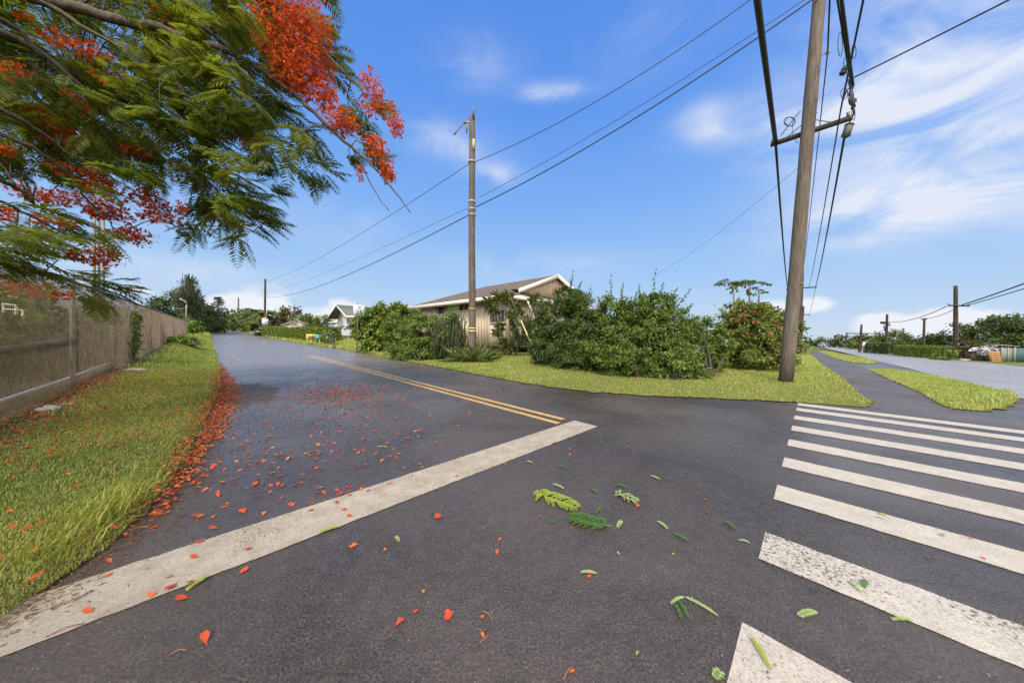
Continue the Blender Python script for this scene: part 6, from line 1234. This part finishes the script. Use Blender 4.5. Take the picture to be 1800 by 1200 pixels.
# fallen stalks
M_STK = mat('stalk', (.26, .115, .05), .7)
def stalk(px0, py0, px1, py1, bend, lab):
    a, c = P(px0, py0), P(px1, py1); a.z += .009; c.z += .009; mid = (a+c)/2; d = c-a; mid += Vector((-d.y, d.x, 0))*bend; mid.z += .006; b = MB(); b.tube([a, a.lerp(mid, .6), mid, mid.lerp(c, .5), c], [.0022, .0025, .0025, .0022, .0018], 5); o = b.build('fallen_stalk', M_STK); tag(o, lab, 'stalk', 'fallen stalks')
stalk(845, 1076, 866, 1093, .12, 'curved brown stalk right of the lone scarlet petal'); stalk(843, 1132, 863, 1116, -.08, 'straight brown stalk nearer than the curved one'); stalk(990, 1198, 1008, 1172, .04, 'brown stalk at the bottom edge between stop line and crosswalk'); stalk(80, 1122, 75+72, 1098, .08, 'brown twig lying across the left end of the stop line'); stalk(300, 1152, 330, 1146, .1, 'small brown stalk near the bottom left on dark asphalt')
stalk(270, 925, 205, 940, -.05, 'dark twig beside the grass edge above the stop line'); stalk(258, 930, 272, 922, .05, 'short dark twig tip by the verge tuft'); stalk(90, 1072, 165, 1040, -.12, 'bent red brown stalk on the stop line'); stalk(850, 932, 862, 924, .1, 'tan stalk on asphalt between stop line and green frond'); stalk(1540, 910, 1552, 914, .0, 'thin tan stalk on a crosswalk bar'); stalk(1555, 1042, 1566, 1048, .02, 'thin stalk between the two nearest crosswalk bars')
# green leaves
GL = {'bright': leafmat('fresh_leaflet', [(.30,.38,.03), (.38,.45,.05), (.25,.34,.03)], .25, .45), 'pale': leafmat('pale_leaflet', [(.36,.46,.14), (.42,.50,.18), (.30,.42,.11)], .25, .5), 'dark': leafmat('deep_leaflet', [(.075,.17,.022), (.10,.21,.03), (.06,.13,.02)], .25, .45)}
def pinna(b, a, c, wd, n=16, z=.012, arch=.008):
    """a feathery leaf segment: two rows of tiny leaflets on a midrib, from a to c"""
    a, c = np.array(tuple(a)), np.array(tuple(c)); d = c-a; L = np.linalg.norm(d); d = d/L; sd = np.array([-d[1], d[0], 0]); q = np.linspace(.04, .98, n)[:, None]; p = a+d*L*q+np.array([0, 0, 1.])*(z+arch*np.sin(q*np.pi)); ln = wd*np.sin(np.clip(q[:, 0]*.9+.12, 0, 1)*np.pi)**.45
    for sg in (-1, 1): cards(b, p, sd*sg+d*.45+np.array([0, 0, .12])+rng.normal(0, .06, (n, 3)), np.array([[0, 0, 1.]])+rng.normal(0, .1, (n, 3)), ln, L/n*1.25, .1, fold=.05)
    rods(b, p[:-1], p[1:], .0012, 3)
def leaflet(px0, py0, px1, py1, wpx, col, lab):
    a, c = P(px0, py0), P(px1, py1); w = wpx/F*a.y*.5; b = MB(); pinna(b, a, c, max(w, .006), max(8, int((c-a).length/.006)), z=.011); tag(b.build('fallen_leaflet', GL[col]), lab, 'leaflet', 'fallen green leaflets')
for i, q in enumerate([(972,852,992,861,8,'pale','pale feathery leaflet above the first green frond'), (925,812,936,815,6,'pale','tiny pale leaflet just past the stop line'), (980,820,995,824,6,'dark','dark leaflet above the pale one near the first frond'), (1038,860,1050,869,8,'dark','dark leaflet between the two upper fronds'), (1082,853,1101,858,8,'dark','dark leaflet just above the pale green frond'), (1143,837,1161,845,7,'pale','narrow pale leaflet right of the pale frond'),
   (1046,905,1057,893,8,'dark','dark leaflet touching the upper edge of the second frond'), (1085,930,1093,917,10,'pale','stubby pale leaflet right of the second frond'), (1155,917,1175,933,8,'pale','pale leaflet left of the long dark leaflet'), (1181,938,1214,956,9,'dark','long dark leaflet in open asphalt right of the second frond'), (1274,917,1292,932,9,'dark','dark leaflet left of the crosswalk bar corner'), (1298,951,1319,957,8,'pale','curled pale leaflet at the worn crosswalk bar end'), (1238,901,1246,905,6,'dark','tiny dark leaflet above the dark crosswalk leaflet'),
   (965,919,977,920,10,'dark','small dark scrap left of the second frond'), (1020,1008,1050,1011,9,'pale','pale leaflet lying alone below the fronds'), (1402,1086,1436,1078,16,'pale','broad curled pale leaflet between the nearest bars'), (1320,1122,1356,1183,10,'bright','long green leaflet on the nearest crosswalk bar'), (1492,1023,1515,1045,8,'pale','thin pale leaflet on the worn crosswalk bar'), (1518,1035,1521,1022,12,'dark','short dark leaflet on the worn crosswalk bar'), (1566,1092,1605,1094,10,'pale','pale leaflet at the lower edge of the worn bar'), (1255,1196,1268,1184,22,'pale','pale leaf scrap at the bottom edge left of the nearest bar'), (1542,903,1560,909,7,'bright','green leaflet on the third nearest crosswalk bar'), (1118,1155,1122,1150,6,'pale','tiny pale leaflet near the bottom centre'), (695,945,702,955,8,'pale','pale scrap on asphalt near the stop line middle'),
   (560,938,596,928,11,'bright','green leaflet at the near edge of the stop line'), (325,1042,368,1014,13,'bright','long green leaflet on the lower edge of the stop line'), (663,786,682,787,8,'bright','green leaflet on asphalt beyond the stop line'), (1650,940,1660,946,6,'dark','tiny dark leaflet on far crosswalk bar'), (760,770,768,772,6,'dark','tiny dark leaflet beyond the stop line'), (1405,935,1415,940,6,'dark','tiny dark leaflet between bars near the worn end')]): leaflet(*q)
def bigfrond(label, rachis, npair, pl, wd, col, ang=1.0, sides=(1, -1)):
    pts = [P(*q) for q in rachis]; p = np.array([tuple(q) for q in pts]); k = 40; q = np.linspace(0, len(p)-1, k); c = np.stack([np.interp(q, np.arange(len(p)), p[:, i]) for i in range(3)], 1); root = empty('fallen_frond', pts[0], label, 'leaf frond', 'fallen green fronds'); b = MB(); b.tube(c+np.array([0, 0, .016]), .003, 5); b.build('stalk', M_FST, root); b = MB(); d = unit(np.gradient(c, axis=0))
    for i in range(npair):
        j = int((.12+.86*i/(npair-1))*(k-1)); pr = math.sin(min(1, (i+.8)/npair*.85+.12)*math.pi)**.5
        for sg in sides:
            a_ = sg*(ang+rng.normal(0, .08))*(1-.35*i/npair); dd = np.array([d[j][0]*math.cos(a_)-d[j][1]*math.sin(a_), d[j][0]*math.sin(a_)+d[j][1]*math.cos(a_), 0]); e = c[j]+dd*pl*pr; pinna(b, c[j], e, wd, max(7, int(pl*pr/.006)), z=.014+.004*rng.random(), arch=.016)
    b.build('leaflets', GL[col], root)
M_FST = mat('frond_stalk', (.20,.22,.05), .6)
bigfrond('bright yellow green fallen frond, largest on the asphalt', [(944,862), (956,874), (985,884), (1012,896)], 11, .135, .019, 'bright', .95)
bigfrond('darker green fallen frond just below the bright one', [(1074,928), (1050,924), (1025,918), (1010,915)], 8, .12, .020, 'dark', .9)
bigfrond('pale small fallen frond beside a scarlet petal', [(1078,874), (1092,872), (1106,880), (1117,884)], 7, .085, .013, 'pale', .8)
bs = P(1180, 1062); root = empty('fallen_sprig', bs, 'bent green sprig of three feathery leaflets left of the nearest crosswalk bar', 'leaf sprig'); b = MB(); pinna(b, P(1178, 1064), P(1204, 1052), .010, 12); pinna(b, P(1204, 1052), P(1264, 1087), .013, 20); b.build('pale_leaflets', GL['pale'], root); b = MB(); pinna(b, P(1188, 1066), P(1197, 1092), .010, 10); pinna(b, P(1191, 1056), P(1214, 1095), .009, 14); b.build('dark_leaflets', GL['dark'], root)
